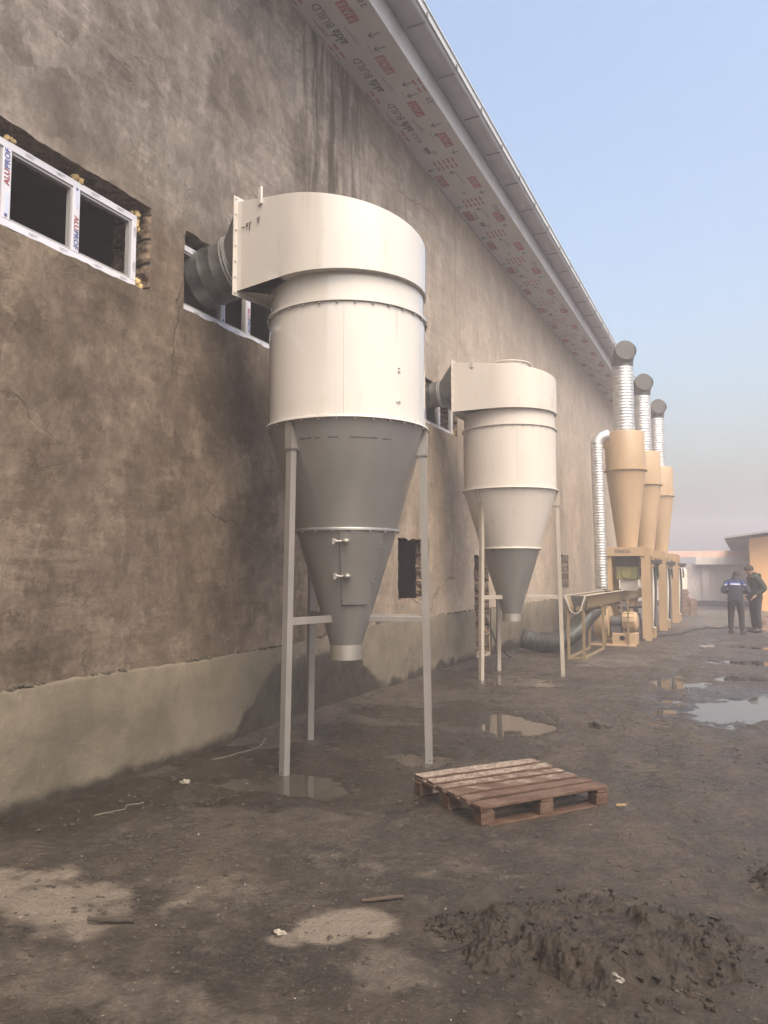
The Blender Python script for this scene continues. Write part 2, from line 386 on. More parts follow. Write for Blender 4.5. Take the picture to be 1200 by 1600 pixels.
M_PL = plaster(); M_PLI = plinth_mat(); M_RUB = rubble(); M_GR = ground_mat(); M_MUD = mud_mat(); M_WAT = water_mat()
def cyclone_paint(name, col, rough, dirt, coat):
    m = Mat(name); n1 = m.noise(1.1, 5, .6, scale=(1, 1, .3)); sm = m.noise(4, 7, .65, loc=(2, 1, 5)); st = m.noise(9, 6, .6, scale=(1, 1, .06))
    c = m.mix(m.mapr(n1, .35, .65), tuple(k * .93 for k in col), tuple(k * 1.03 for k in col))
    c = m.mix(m.math('MULTIPLY', m.mapr(st, .55, .70, 0, .55), m.mapr(sm, .45, .6)), c, tuple(k * q for k, q in zip(col, (.74, .70, .64))))
    c = m.mix(m.mapr(sm, .64, .74, 0, dirt), c, tuple(k * q for k, q in zip(col, (.70, .62, .54))))
    fl = m.noise(70, 2, .5); c = m.mix(m.mapr(fl, .74, .77, 0, .5), c, (.12, .09, .06))
    m.bump(m.math('ADD', m.noise(2.6, 2, .4, scale=(1, 1, .5)), m.math('MULTIPLY', m.noise(.9, 1, .3, loc=(4, 4, 4)), 1.2)), .16, .06)
    return m.set(c, m.math('ADD', m.mapr(sm, .4, .65, rough * .8, rough * 1.5), .0), 0, coat=coat)
M_CREAM = cyclone_paint('cream_paint', (.485, .462, .436), .14, .25, .8)
M_CREAM2 = cyclone_paint('cream_paint_dusty', (.47, .438, .405), .38, .55, .0)
M_GREY = paint('silver_grey_paint', (.29, .287, .282), .36, .70, .10, None, 0, .03, 2.0)
M_GREYR = paint('silver_grey_collar', (.42, .40, .37), .28, .8, .10, None, 0, .06, 3.0)
M_LEG = paint('grey_leg_paint', (.245, .232, .22), .38, .45, .12, None, 0, .05, 4.0)
M_LEGC = paint('pale_leg_paint', (.31, .275, .235), .45, .1, .12, None, 0, .05, 4.0)
M_GALV = galv(); M_GALVD = galv('dull_galvanised_steel', (.17, .175, .17), .42)
M_GUT = paint('gutter_steel', (.28, .285, .32), .45, .3, .15, None, 0, .06, 2.0)
M_FAS = paint('fascia_steel', (.38, .385, .42), .45, .1, .10, None, 0, .05, 2.0)
M_LIP = paint('gutter_lip_steel', (.50, .52, .54), .35, .2, .08)
M_FILM = paint('soffit_film', (.37, .365, .375), .5, 0, .10, None, 0, .08, 1.5)
M_RED = plain('red_print', (.26, .05, .058)); M_BLK = plain('black_print', (.05, .05, .055)); M_BLUE = plain('blue_print', (.06, .08, .25))
M_GLYPH = plain('pale_glyph', (.30, .29, .29)); M_BLUEL = plain('pale_blue_print', (.45, .52, .72))
M_PVC = paint('white_window_profile', (.52, .53, .60), .35, 0, .05)
M_PVCI = paint('grey_window_profile', (.28, .28, .29), .4, 0, .08)
M_FOAM = paint('mounting_foam', (.45, .34, .16), .8, 0, .25, None, 0, .4, 20)
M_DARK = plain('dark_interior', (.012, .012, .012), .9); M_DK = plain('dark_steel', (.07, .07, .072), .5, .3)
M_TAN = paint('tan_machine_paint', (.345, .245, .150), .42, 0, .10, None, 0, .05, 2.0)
M_TAND = paint('dark_tan_paint', (.20, .150, .085), .5, 0, .15)  # darker tan for the conveyor and guard posts
M_YG = paint('yellow_green_paint', (.25, .235, .10), .45, 0, .1)
M_RUBB = plain('black_rubber', (.025, .024, .023), .6); M_WOOD = wood()
M_BOLT = plain('bolt_steel', (.35, .33, .30), .4, .7)
M_OCHRE = paint('ochre_wall_paint', (.66, .38, .165), .85, 0, .08, None, 0, .2, 1.0)
M_ROOF = paint('roof_sheet', (.28, .28, .29), .5, .3, .1); M_CONC = paint('pale_concrete', (.50, .46, .43), .9, 0, .2, None, 0, .3, 1.2)
M_PINK = paint('pinkish_beam_paint', (.60, .40, .32), .7, 0, .12); M_WHITE = paint('white_plastic', (.52, .49, .44), .5, 0, .06)
M_NAVY = plain('navy_cloth', (.018, .020, .038), .9); M_BLK2 = plain('black_cloth', (.018, .017, .018), .9); M_GRN = plain('dark_green_cloth', (.022, .028, .022), .9)
M_CBLUE = plain('blue_cloth', (.05, .09, .34), .85); M_REFL = plain('reflective_stripe', (.42, .45, .62), .5); M_SKIN = plain('skin', (.42, .24, .17), .6)
M_HAIR = plain('dark_knit', (.030, .024, .022), .95)
M_BRICK = paint('reddish_brick', (.17, .115, .088), .9, 0, .3, None, 0, .3, 6)
M_CHIP = plain('white_chips', (.24, .215, .18), .85); M_CLOD = plain('soil_clods', (.034, .027, .021), .8); M_STICK = plain('wet_stick', (.050, .033, .023), .7)

# ------------------------------------------------------------------ ground
DIPS = [  # x, y, rx, ry, depth (puddle basins)
    (1.45, 5.05, .75, .38, .024), (2.15, 7.85, .55, .75, .030), (4.05, 9.9, .60, 1.25, .034), (4.85, 10.7, .85, 1.1, .036), (3.45, 11.9, .55, .5, .030), (4.45, 12.9, .8, .4, .026),
    (1.2, 11.2, .9, .8, .026), (4.6, 15.3, 1.2, .5, .03), (5.2, 18.5, 1.3, .5, .03), (1.95, 6.35, .5, .35, .028)]
DRY_AND_SHEEN = [  # x, y, rx, ry, amount; distant ones paint the sheen of far ground
    (1.05, 2.85, .95, .36, 1.0), (2.0, 3.25, .55, .30, .42), (2.80, 3.27, .15, .10, 1.15), (2.66, 3.11, .12, .10, 1.1), (2.54, 2.96, .12, .07, .8), (1.9, 2.35, 1.0, .2, .5), (3.1, 2.95, .22, .14, .6),
    (3.25, 2.85, .2, .1, .4), (1.1, 7.55, .75, .3, .45), (2.2, 14.6, 1.0, 1.4, .5), (3.2, 18, 1.6, 2.5, .35), (4.6, 4.1, .5, .4, .25), (3.0, 27, 4.0, 4, .55), (3, 36, 9, 8, .6), (4.6, 3.2, .5, .3, .2), (.7, 2.2, .8, .25, .5), (3.9, 2.8, .5, .15, .35), (2.5, 4.0, .6, .25, .3)]
WETS = [(1.2, 5.6, 1.5, 1.1, 1.0), (1.6, 7.6, 1.4, 1.7, .8), (1.0, 11.3, 1.2, 1.6, .7), (4.3, 10.4, 1.3, 1.8, .7), (.35, 4.2, .5, 1.2, .7), (2.9, 5.2, .9, .8, .4), (4.1, 7.5, 1.2, 1.8, .25), (3.8, 3.4, .8, .5, .35)]
def gh(x, y):
    h = fbm(x, y, .55, 4, 3) * .016 + fbm(x, y, 3.2, 6, 9, .6) * .019 + fbm(x, y, 24, 3, 21, .65) * .007
    # wheel ruts running along the yard on the right
    for rx, ph in ((3.55, 0), (5.1, 2.0)):
        d = x - (rx + .18 * np.sin(y * .35 + ph)); m = sstep(5.2, 7.0, y)
        h = h + m * (-.016 * np.exp(-(d / .16) ** 2) + .012 * np.exp(-((np.abs(d) - .27) / .08) ** 2) + .007 * np.exp(-(d / .14) ** 2) * np.sin(y * 46 + np.sin(x * 30)))
    for (a, b, rx, ry, dp) in DIPS:
        q = np.sqrt(((x - a) / rx) ** 2 + ((y - b) / ry) ** 2) + fbm(x, y, 2.6, 6, 31, .62) * .85
        h = h - dp * sstep(1.15, .35, q)
    h = h + .07 * np.exp(-np.clip(x, 0, 9) / .28) * sstep(5.6, 7.0, y) * sstep(15, 13, y) + .012
    return np.where((x < -.05) | (y > 70) | (x > 40), 0.0, h)
def gz(x, y): return float(gh(np.array([float(x)]), np.array([float(y)]))[0])
def axis(parts):
    out = []
    for a, b, st in parts: out += list(np.arange(a, b - 1e-6, st))
    return np.array(sorted(set(np.round(out + [parts[-1][1]], 5))))
gx = axis([(-400, -20, 95), (-20, -.1, 3.98), (-.1, 5.6, .026), (5.6, 9, .085), (9, 40, 2.4), (40, 400, 60)])
gy = axis([(-200, -8, 48), (-8, 1.6, .6), (1.6, 5.0, .022), (5, 9, .034), (9, 16, .07), (16, 32, .16), (32, 60, 1.2), (60, 600, 45)])
GX, GY = np.meshgrid(gx, gy, indexing='ij'); X = GX.ravel(); Y = GY.ravel(); Z = gh(X, Y)
nx, ny = len(gx), len(gy)
me = bpy.data.meshes.new('ground'); idx = np.arange(nx * ny).reshape(nx, ny)
quads = np.stack([idx[:-1, :-1], idx[1:, :-1], idx[1:, 1:], idx[:-1, 1:]], -1).reshape(-1, 4)
me.vertices.add(nx * ny); me.vertices.foreach_set('co', np.stack([X, Y, Z], -1).ravel())
me.loops.add(quads.size); me.loops.foreach_set('vertex_index', quads.ravel())
me.polygons.add(len(quads)); me.polygons.foreach_set('loop_start', np.arange(0, quads.size, 4)); me.polygons.foreach_set('loop_total', np.full(len(quads), 4))
me.update(calc_edges=True)
dry = np.zeros(len(X)); wet = np.zeros(len(X))
wb = fbm(X, Y, 2.2, 5, 51)
for (a, b, rx, ry, k) in DRY_AND_SHEEN: dry = np.maximum(dry, k * sstep(1.25, .45, np.sqrt(((X - a) / rx) ** 2 + ((Y - b) / ry) ** 2) + wb * 1.0 + fbm(X, Y, 9.0, 4, 77) * .35))
for (a, b, rx, ry, k) in WETS: wet = np.maximum(wet, k * sstep(1.3, .6, np.sqrt(((X - a) / rx) ** 2 + ((Y - b) / ry) ** 2) + wb * .5))
wet = np.maximum(wet, sstep(.015, -.02, Z) * .9 * (Y < 25)); wet = wet * (1 - dry)
for nm, ar in (('dry', dry), ('wet', wet)):
    at = me.attributes.new(nm, 'FLOAT', 'POINT'); at.data.foreach_set('value', ar.astype(np.float32))
g = link_mesh('ground', me, M_GR, None, True); tag(g, kind='structure')

# standing water in the basins, one sheet per puddle just above its bed
for i, (a, b, rx, ry, dp) in enumerate(DIPS):
    mb = MB(); n = 40; lvl = -.0035 - i * .0008
    vs = [(a, b, lvl)] + [(a + rx * 1.35 * math.cos(t * 2 * PI / n), b + ry * 1.35 * math.sin(t * 2 * PI / n), lvl) for t in range(n)]
    mb.add(vs, [(0, 1 + t, 1 + (t + 1) % n) for t in range(n)])
    tag(mb.build('puddle', M_WAT), kind='structure')

# ------------------------------------------------------------------ warehouse
Y0, Y1, ZS = -14.0, 31.0, 8.05
WH = empty('warehouse', (0, 8, 0), 0, 'long unfinished grey plastered building with printed soffit film filling the left side', 'building')
WH.location = (0, 0, 0)
OPEN = {  # y0, y1, z0, z1
    'win1': (.9, 4.84, 3.93, 4.66), 'win2': (5.27, 7.75, 3.94, 4.66), 'win3': (9.9, 12.48, 3.95, 4.66),
    'hatch': (9.94, 11.12, 1.20, 2.10), 'door': (13.33, 14.2, .10, 1.93), 'hatch2': (20.65, 21.6, 1.18, 2.08)}
def jag_loop(y0, y1, z0, z1, amp, step=.06):
    pts = []
    for (a, b) in (((y0, z0), (y1, z0)), ((y1, z0), (y1, z1)), ((y1, z1), (y0, z1)), ((y0, z1), (y0, z0))):
        L = math.hypot(b[0] - a[0], b[1] - a[1]); n = max(2, int(L / step))
        for k in range(n):
            t = k / n; p = [a[0] + (b[0] - a[0]) * t, a[1] + (b[1] - a[1]) * t]
            j = amp * (mnoise.noise(Vector((p[0] * 7, p[1] * 7, 1))) + .6 * mnoise.noise(Vector((p[0] * 21, p[1] * 21, 4))))
            if a[0] == b[0]: p[0] += j
            else: p[1] += j
            pts.append(tuple(p))
    return pts
loops = {k: jag_loop(*v, amp=(.018 if k.startswith('win') else .035)) for k, v in OPEN.items()}
vs2 = []; edges = []
def addloop(pts):
    b = len(vs2); n = len(pts); vs2.extend([Vector(p) for p in pts]); edges.extend([(b + i, b + (i + 1) % n) for i in range(n)])
outer = [(Y0 + (Y1 - Y0) * i / 60, -.4) for i in range(60)] + [(Y1, -.4 + (ZS + .4) * i / 12) for i in range(12)] + \
        [(Y1 - (Y1 - Y0) * i / 60, ZS) for i in range(60)] + [(Y0, ZS - (ZS + .4) * i / 12) for i in range(12)]
addloop(outer)
for l in loops.values(): addloop(l)
ov, oe, of, *_ = delaunay_2d_cdt(vs2, edges, [], 0, 1e-6)
def inside(p, poly):
    c = False; j = len(poly) - 1
    for i in range(len(poly)):
        if (poly[i][1] > p[1]) != (poly[j][1] > p[1]) and p[0] < (poly[j][0] - poly[i][0]) * (p[1] - poly[i][1]) / (poly[j][1] - poly[i][1]) + poly[i][0]: c = not c
        j = i
    return c
fs = [f for f in of if not any(inside((sum(ov[i][0] for i in f) / 3, sum(ov[i][1] for i in f) / 3), l) for l in loops.values())]
mb = MB(); mb.add([(0, v[0], v[1]) for v in ov], fs)
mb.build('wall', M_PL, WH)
# gable ends, back wall and inner face so the hall is closed and dark inside
mb = MB(); D_ = -16.0
mb.box((D_ / 2 - .21, Y1 - .15, 4.0), (-D_ - .42, .3, 8.6)); mb.box((D_ / 2 - .21, Y0 + .15, 4.0), (-D_ - .42, .3, 8.6)); mb.box((D_ - .15, (Y0 + Y1) / 2, 4.0), (.3, Y1 - Y0, 8.6))
mb.prism([(0, 0), (D_, 0), (D_ / 2, 2.2)], (0, Y1 - .3, 8.3), (1, 0, 0), (0, 0, 1), (0, 1, 0), .3)
mb.prism([(0, 0), (D_, 0), (D_ / 2, 2.2)], (0, Y0, 8.3), (1, 0, 0), (0, 0, 1), (0, 1, 0), .3)
mb.build('gable_wall', M_PL, WH)
# reveals of rough brickwork
for k, l in loops.items():
    mb = MB(); n = len(l); dep = [q * {'hatch': .22, 'door': .3}.get(k, .41) for q in (0, .17, .34, .51, .68, .85, 1)]; vs = []
    for di, d in enumerate(dep):
        for (y, z) in l:
            a = .034 if di else 0
            cy = (OPEN[k][0] + OPEN[k][1]) / 2; cz = (OPEN[k][2] + OPEN[k][3]) / 2
            nn = mnoise.noise(Vector((d * 14, y * 9, z * 11)))
            s_ = 1 - 0 * nn
            vs.append((-d, y + (a * nn if abs(y - OPEN[k][0]) < .06 or abs(y - OPEN[k][1]) < .06 else 0), z + (a * nn if abs(z - OPEN[k][2]) < .06 or abs(z - OPEN[k][3]) < .06 else 0)))
    fs = [(q * n + i, q * n + (i + 1) % n, (q + 1) * n + (i + 1) % n, (q + 1) * n + i) for q in range(len(dep) - 1) for i in range(n)]
    mb.add(vs, fs); mb.build('brick_reveal', M_RUB, WH)
# second hatch is blocked with rough bricks
mb = MB()
for r_ in range(5):
    for c_ in range(3):
        mb.box((-.12 + random.uniform(-.02, .02), 20.82 + c_ * .31, 1.28 + r_ * .18), (.2, .29, .165), jit=.015)
mb.build('brick_infill', M_RUB, WH)
mb = MB(); mb.box((-.43, 20 + 1.1, 1.6), (.02, 1.4, 1.3)); mb.box((-.43, 13.9, 1.2), (.02, 1.6, 2.6)); mb.build('dark_hall_sheet', M_DARK, WH)  # near-black sheets put in as the darkness of the hall behind
# plinth, 25 mm proud, broken top edge
mb = MB(); ys = np.arange(Y0, Y1 + .01, .05); vs = []
def in_door(y): return OPEN['door'][0] - .02 < y < OPEN['door'][1] + .06
prev = None
for seg in ((Y0, OPEN['door'][0] - .01), (OPEN['door'][1] + .03, Y1)):
    ysg = np.arange(seg[0], seg[1], .05); b = len(mb.v); rows = []
    for y in ysg:
        top = .82 + .02 * mnoise.noise(Vector((y * .8, 0, 0))) + .012 * mnoise.noise(Vector((y * 9, 3, 0))) + (.10 * min(1, max(0, (y - 7) / 2.2)))
        tk = .030 + .008 * mnoise.noise(Vector((y * 3, 7, 0)))
        rows.append([(.0, y, top + .012), (tk * .6, y, top + .004), (tk, y, top - .012), (tk + .004, y, .45), (tk + .006, y, -.3)])
    vs = [p for r_ in rows for p in r_]
    fs = [(i * 5 + j, i * 5 + j + 1, (i + 1) * 5 + j + 1, (i + 1) * 5 + j) for i in range(len(rows) - 1) for j in range(4)]
    mb.add(vs, fs)
mb.build('plinth', M_PLI, WH, True, 60)
# dark ragged joint of crumbs along the plinth top
mb = MB()
for i in range(420):
    y = random.uniform(2.2, 13.2) if i < 330 else random.uniform(14, 24)
    t = .82 + .10 * min(1, max(0, (y - 7) / 2.2))
    if mnoise.noise(Vector((y * 1.3, 5, 2))) < -.05: continue
    mb.blob((.014, y, t + random.uniform(.004, .028)), random.uniform(.007, .020), i, 1, (.8, 1.5, .8))
mb.build('mortar_crumbs', plain('dark_mortar', (.055, .047, .034), .9), WH)['kind'] = 'stuff'

# window frames
def window(y_first, y_end, units, parity=0, right_gap=True):
    """units: y of profile centres; frame from z0 to z1 at x -.11..-.05"""
    z0, z1 = 3.955, 4.565; xf = -.06; d = .035
    mb = MB(); ya, yb = units[0], units[-1]
    mb.box((xf - d / 2, (ya + yb) / 2, z1 - .0275), (d, yb - ya + .06, .055))
    mb.box((xf - d / 2, (ya + yb) / 2, z0 + .0275), (d, yb - ya + .06, .055))
    for i, y in enumerate(units):
        wd = .066 if 0 < i < len(units) - 1 else .05
        mb.box((xf - d / 2 + .002, y, (z0 + z1) / 2), (d, wd, z1 - z0 - .11))
    fr = mb.build('window', M_PVC, WH, bevel=.004)
    mi = MB()
    for a, b in zip(units[:-1], units[1:]):   # inner bead of each light
        a2 = a + .033; b2 = b - .033; xi = xf - .030
        mi.box((xi, b2 - .008, (z0 + z1) / 2), (.04, .016, z1 - z0 - .112)); mi.box((xi, a2 + .005, (z0 + z1) / 2), (.04, .010, z1 - z0 - .112))
        mi.box((xi, (a2 + b2) / 2, z1 - .066), (.04, b2 - a2 - .030, .016)); mi.box((xi, (a2 + b2) / 2, z0 + .066), (.04, b2 - a2 - .030, .016))
    mi.build('frame_bead', M_PVCI, fr)
    # protective film print
    r_ = MB(); b_ = MB(); k_ = MB(); l_ = MB()
    for i, y in enumerate(units):
        if i == len(units) - 1:
            text_mesh('NEXT', .032, frame_M((xf + .0045, y, 4.12), (0, 0, -1), (0, 1, 0)), k_); text_mesh('NEXT', .032, frame_M((xf + .0045, y, 4.42), (0, 0, -1), (0, 1, 0)), k_); continue
        up = (i + parity) % 2 == 0
        ax = (0, 0, 1) if up else (0, 0, -1); ay = (0, -1, 0) if up else (0, 1, 0)
        zc = 4.37 if up else 4.17; sgn = 1 if up else -1
        text_mesh('ALU', .060, frame_M((xf + .0045, y, zc - sgn * .064), ax, ay), r_, .0015)
        text_mesh('PROF', .060, frame_M((xf + .0045, y, zc + sgn * .066), ax, ay), b_, .0015)
        l_.box((xf + .0035, y + .006, (4.12 if up else 4.42)), (.002, .02, .14))
        b_.box((xf + .0045, y, (4.035 if up else 4.50)), (.002, .02, .02))
    for a, b in zip(units[:-1], units[1:]):
        q = a + .18
        while q < b - .05:
            text_mesh('NEXT', .030, frame_M((xf + .0035, q, z1 - .028), (0, 1, 0), (0, 0, 1)), k_)
            text_mesh('NEXT', .030, frame_M((xf + .0035, q + .05, z0 + .028), (0, 1, 0), (0, 0, 1)), k_)
            q += .27
    r_.build('red_lettering', M_RED, fr); b_.build('blue_lettering', M_BLUE, fr); k_.build('black_lettering', plain('grey_black_print', (.12, .12, .13)), fr); l_.build('film_band', M_BLUEL, fr)
    # foam squeezed out round the frame
    f_ = MB()
    for i in range(60):
        y = random.uniform(ya, yb)
        if i % 3: f_.blob((xf - .02 + random.uniform(-.01, .012), y, z0 - .012 + random.uniform(-.006, .004)), random.uniform(.010, .024), i, 1, (1, 1.6, .8))
    for y in units:
        for q in range(5): f_.blob((xf - .01, y + random.uniform(-.06, .06), z1 + .012 + random.uniform(0, .02)), random.uniform(.014, .028), q + y, 2)
    if right_gap:
        for q in range(14):
            t = q / 13; f_.blob((xf - .01 + random.uniform(-.01, .01), yb + .04 + t * .05, z0 + .05 - t * .05 + random.uniform(-.015, .03)), random.uniform(.014, .026), q, 2)
        for q in range(8): f_.blob((xf - .02, yb + .05 + random.uniform(-.01, .02), z1 - .02 - q * .012), random.uniform(.014, .024), q + 40, 2)
    f_.build('mounting_foam', M_FOAM, fr, True, 60)
    # plaster smear under the frame: ragged white lip
    s_ = MB(); n = int((yb - ya) / .025)
    for i in range(n):
        y = ya + i * .025; h1 = .012 + .02 * abs(mnoise.noise(Vector((y * 8, 2, 2))))
        s_.box((xf + .004, y, z0 - h1 / 2), (.05, .026, h1))
    s_.build('sealing_strip', M_PVC, fr)
    return fr
window(0, 0, [.95, 1.59, 2.22, 2.86, 3.495, 4.10, 4.71], 0)
window(0, 0, [5.30, 5.92, 6.34, 6.98, 7.62], 1, False)
window(0, 0, [9.95, 10.55, 11.15, 11.77, 12.38], 1)

# ---- eave: soffit, fascia, gutter, roof
XS = .79
mb = MB(); mb.box((XS / 2, (Y0 + Y1 + .6) / 2, ZS + .01), (XS, Y1 - Y0 + .6, .02)); soffit = mb.build('soffit', M_FILM, WH)
mb = MB(); mb.box((.012, (Y0 + Y1) / 2, ZS - .014), (.024, Y1 - Y0, .026)); mb.build('edge_trim', M_GUT, WH)
prt = MB(); red = MB(); gly = MB(); ZP = ZS - .0035
def arrow(x, y, L=.16, ang=0.0):
    d = Vector((-math.cos(ang), math.sin(ang) , 0)); n = Vector((-d.y, d.x, 0)); p = Vector((x, y, ZP)); tip = p + d * L / 2
    def bar(a, b, w_=.010): 
        t = (b - a).normalized(); m_ = Vector((-t.y, t.x, 0)) * w_; prt.add([a - m_, b - m_, b + m_, a + m_], [(0, 1, 2, 3)])
    bar(p - d * L / 2, tip); bar(tip, tip - d * .055 + n * .05); bar(tip, tip - d * .055 - n * .05)
def logo(x, y, s=.115):
    for i, ch in enumerate('FAS'):
        yy = y + s * 1.12 - i * s * 1.12
        red.box((x, yy, ZP), (s * 1.12, s, .002))
        text_mesh(ch, s * 1.05, frame_M((x, yy, ZP - .0025), (0, -1, 0), (-1, 0, 0)), gly, .003)
def dashes(x, y, rows, cols):
    for i in range(rows):
        for j in range(cols): red.box((x + (j - (cols - 1) / 2) * .075, y + (i - (rows - 1) / 2) * .17, ZP), (.026, .13, .002))
def words(x, y, size=.175):
    text_mesh('akfa', size, frame_M((x, y + .20, ZP), (0, -1, 0), (-1, 0, 0)), prt, .005, .15)
    text_mesh('BUILD', size * .88, frame_M((x, y - .20, ZP), (0, -1, 0), (-1, 0, 0)), prt, .001)
def fine(x, y, L=.35):
    prt.box((x, y, ZP), (.008, L, .002)); prt.box((x + .03, y + .1, ZP), (.006, L * .6, .002))
k = 0
for yb in np.arange(3.4, 10.2, 1.03):       # first sheet, prints squared to the wall
    words(.22, yb + .02); logo(.50, yb - .12); fine(.36, yb + .25); arrow(.62, yb + .35); arrow(.58, yb + .60)
    text_mesh('this way', .045, frame_M((.46, yb + .56, ZP), (0, -1, 0), (-1, 0, 0)), prt)
    dashes(.06, yb + .43, 2, 2)
    fine(.08, yb + 1.0 if k % 2 else yb - .05, .3)
    k += 1
dashes(.74, 9.0, 2, 2); text_mesh('2 0', .10, frame_M((.74, 9.35, ZP), (0, -1, 0), (-1, 0, 0)), prt, .003)
text_mesh('2 0', .10, frame_M((.72, 7.35, ZP), (0, -1, 0), (-1, 0, 0)), prt, .003)
for yb in np.arange(10.3, 28.5, 1.38):      # later sheets, prints staggered across the board
    s = 1.0
    logo(.60, yb + .05, .12); dashes(.36, yb + .70, 2, 5); text_mesh('2 0', .08, frame_M((.33, yb + .32, ZP), (0, -1, 0), (-1, 0, 0)), prt, .003)
    logo(.12, yb + 1.18, .12); arrow(.10, yb + .78, .12); fine(.42, yb + 1.2, .4); words(.66, yb + 1.25, .12) if (k % 2 == 0) else words(.24, yb + .02, .12)
    arrow(.62, yb + .42, .1); arrow(.38, yb + .98, .1); k += 1
prt.build('printed_lettering', M_BLK, soffit); red.build('printed_emblem', M_RED, soffit); gly.build('emblem_letters', M_GLYPH, soffit)
Y1E = Y1 + .3
mb = MB(); mb.box((XS + .010, (Y0 + Y1E) / 2, ZS + .17), (.02, Y1E - Y0, .36)); mb.build('fascia', M_FAS, WH)
mb = MB(); prof = [(XS + .022, .44), (XS + .022, .30), (XS + .05, .275), (1.03, .27), (1.085, .285), (1.11, .315), (1.118, .37)]
n = int((Y1E - Y0) / 1.07); yy = [8.267 + (i - 21) * 1.07 for i in range(n + 4)]
yy = [y for y in yy if Y0 < y < Y1E]; ends = [Y0] + yy + [Y1E]
for a, b in zip(ends[:-1], ends[1:]):
    pr = [(p[0], a, ZS + p[1]) for p in prof] + [(p[0] + .003, b + .015, ZS + p[1] - .004) for p in prof]; m_ = len(prof)
    mb.add(pr, [(i, i + 1, m_ + i + 1, m_ + i) for i in range(m_ - 1)])
gut = mb.build('gutter', M_GUT, WH, True, 50)
mb = MB(); mb.box((1.130, (Y0 + Y1E) / 2, ZS + .40), (.018, Y1E - Y0, .11)); mb.box((1.142, (Y0 + Y1E) / 2, ZS + .448), (.03, Y1E - Y0, .018)); mb.build('gutter_lip', M_LIP, gut)
br0 = None
for y in yy:
    if y < 3: continue
    if br0 is None:
        mb = MB(); mb.box((1.0, 0, ZS + .262), (.24, .022, .006)); mb.box((1.148, 0, ZS + .345), (.010, .024, .07)); mb.box((1.15, -.06, ZS + .462), (.016, .016, .012))
        br0 = mb.build('gutter_bracket', M_DK, gut); br0.location = (0, y, 0)
    else:
        c = br0.copy(); COL.objects.link(c); c.location = (0, y, 0)
mb = MB()
for sgn, xa, xb in ((1, 1.02, D_ / 2), (-1, D_ / 2, D_ - 1)):
    za = ZS + .46 if sgn > 0 else ZS + 2.75; zb = ZS + 2.75 if sgn > 0 else ZS + .46
    a = Vector((xa, Y0 - .3, za)); b = Vector((xb, Y0 - .3, zb)); u = b - a
    for off in (0, .04): mb.add([a + Vector((0, 0, off)), b + Vector((0, 0, off)), b + Vector((0, Y1 - Y0 + .6, off)), a + Vector((0, Y1 - Y0 + .6, off))], [(0, 1, 2, 3)])
mb.build('roof', M_GUT, WH)
mb = MB(); mb.box(((XS + .02) / 2, Y1 + .31, ZS + .22), (XS + .4, .02, .5)); mb.build('barge_board', M_GUT, WH)
# wire stubs sticking out of the plaster
wr = MB(); wr.tube([(.006, 4.60, 5.86), (.03, 4.70, 5.90), (.008, 4.80, 5.93)], .0022, 6); wr.tube([(.006, 4.72, 5.80), (.03, 4.90, 5.68), (.02, 4.945, 5.70), (.006, 4.96, 5.80)], .0022, 6)
wr.build('tie_wire', M_DK, WH)

# ------------------------------------------------------------------ big cyclones
def volute(mb, rbar, z0, zt0, zt1, xin, off, r0, rot=0.0, th0=None, wid=.5):
    """helical-topped scroll. inlet goes in -x (local), its near side wall at y=-off; top falls from zt0 to zt1 over the turn."""
    pts = []   # (x, y, ztop)
    n = 56
    pts.append((xin, -off)); pts.append((xin * .55, -off - .006)); 
    for i in range(n + 1):
        a = -PI / 2 - .10 + (2 * PI - .35) * i / n
        f = max(0, 1 - i / (n * .42)); r_ = rbar + (r0 - rbar) * f
        x, y = r_ * math.cos(a), r_ * math.sin(a)
        pts.append((x, y))
    # cumulative length drives the helical top
    L = [0]
    for p, q in zip(pts[:-1], pts[1:]): L.append(L[-1] + math.hypot(q[0] - p[0], q[1] - p[1]))
    zt = [zt0 + (zt1 - zt0) * (l / L[-1]) for l in L]
    cr, sr = math.cos(rot), math.sin(rot)
    T = lambda x, y, z: (x * cr - y * sr, x * sr + y * cr, z)
    m_ = len(pts); vs = [T(p[0], p[1], z0) for p in pts] + [T(p[0], p[1], z) for p, z in zip(pts, zt)]
    fs = [(i, i + 1, m_ + i + 1, m_ + i) for i in range(m_ - 1)]
    mb.add(vs, fs)
    # floor and roof ribbons to an inner ring
    ri = rbar * .985
    def inner(p, z, rr=ri):
        d = math.hypot(*p); return T(p[0] / d * rr, p[1] / d * rr, z)
    vs = [T(p[0], p[1], z0) for p in pts] + [inner(p, z0) for p in pts]; mb.add(vs, fs)
    ri2 = .30
    vs = [T(p[0], p[1], z) for p, z in zip(pts, zt)] + [inner(p, z + .02, ri2) for p, z in zip(pts, zt)]; mb.add(vs, fs)
    # inlet far side wall, floor and roof
    yi = -off + wid
    mb.add([T(xin, yi, z0), T(-.30, yi, z0), T(-.30, yi, zt[3]), T(xin, yi, zt0)], [(0, 1, 2, 3)])
    mb.add([T(xin, -off, z0), T(-.1, -off, z0), T(-.1, yi, z0), T(xin, yi, z0)], [(0, 1, 2, 3)])
    mb.add([T(xin, -off, zt0), T(-.1, -off, zt[3]), T(-.1, yi, zt[3]), T(xin, yi, zt0)], [(0, 1, 2, 3)])
    return T

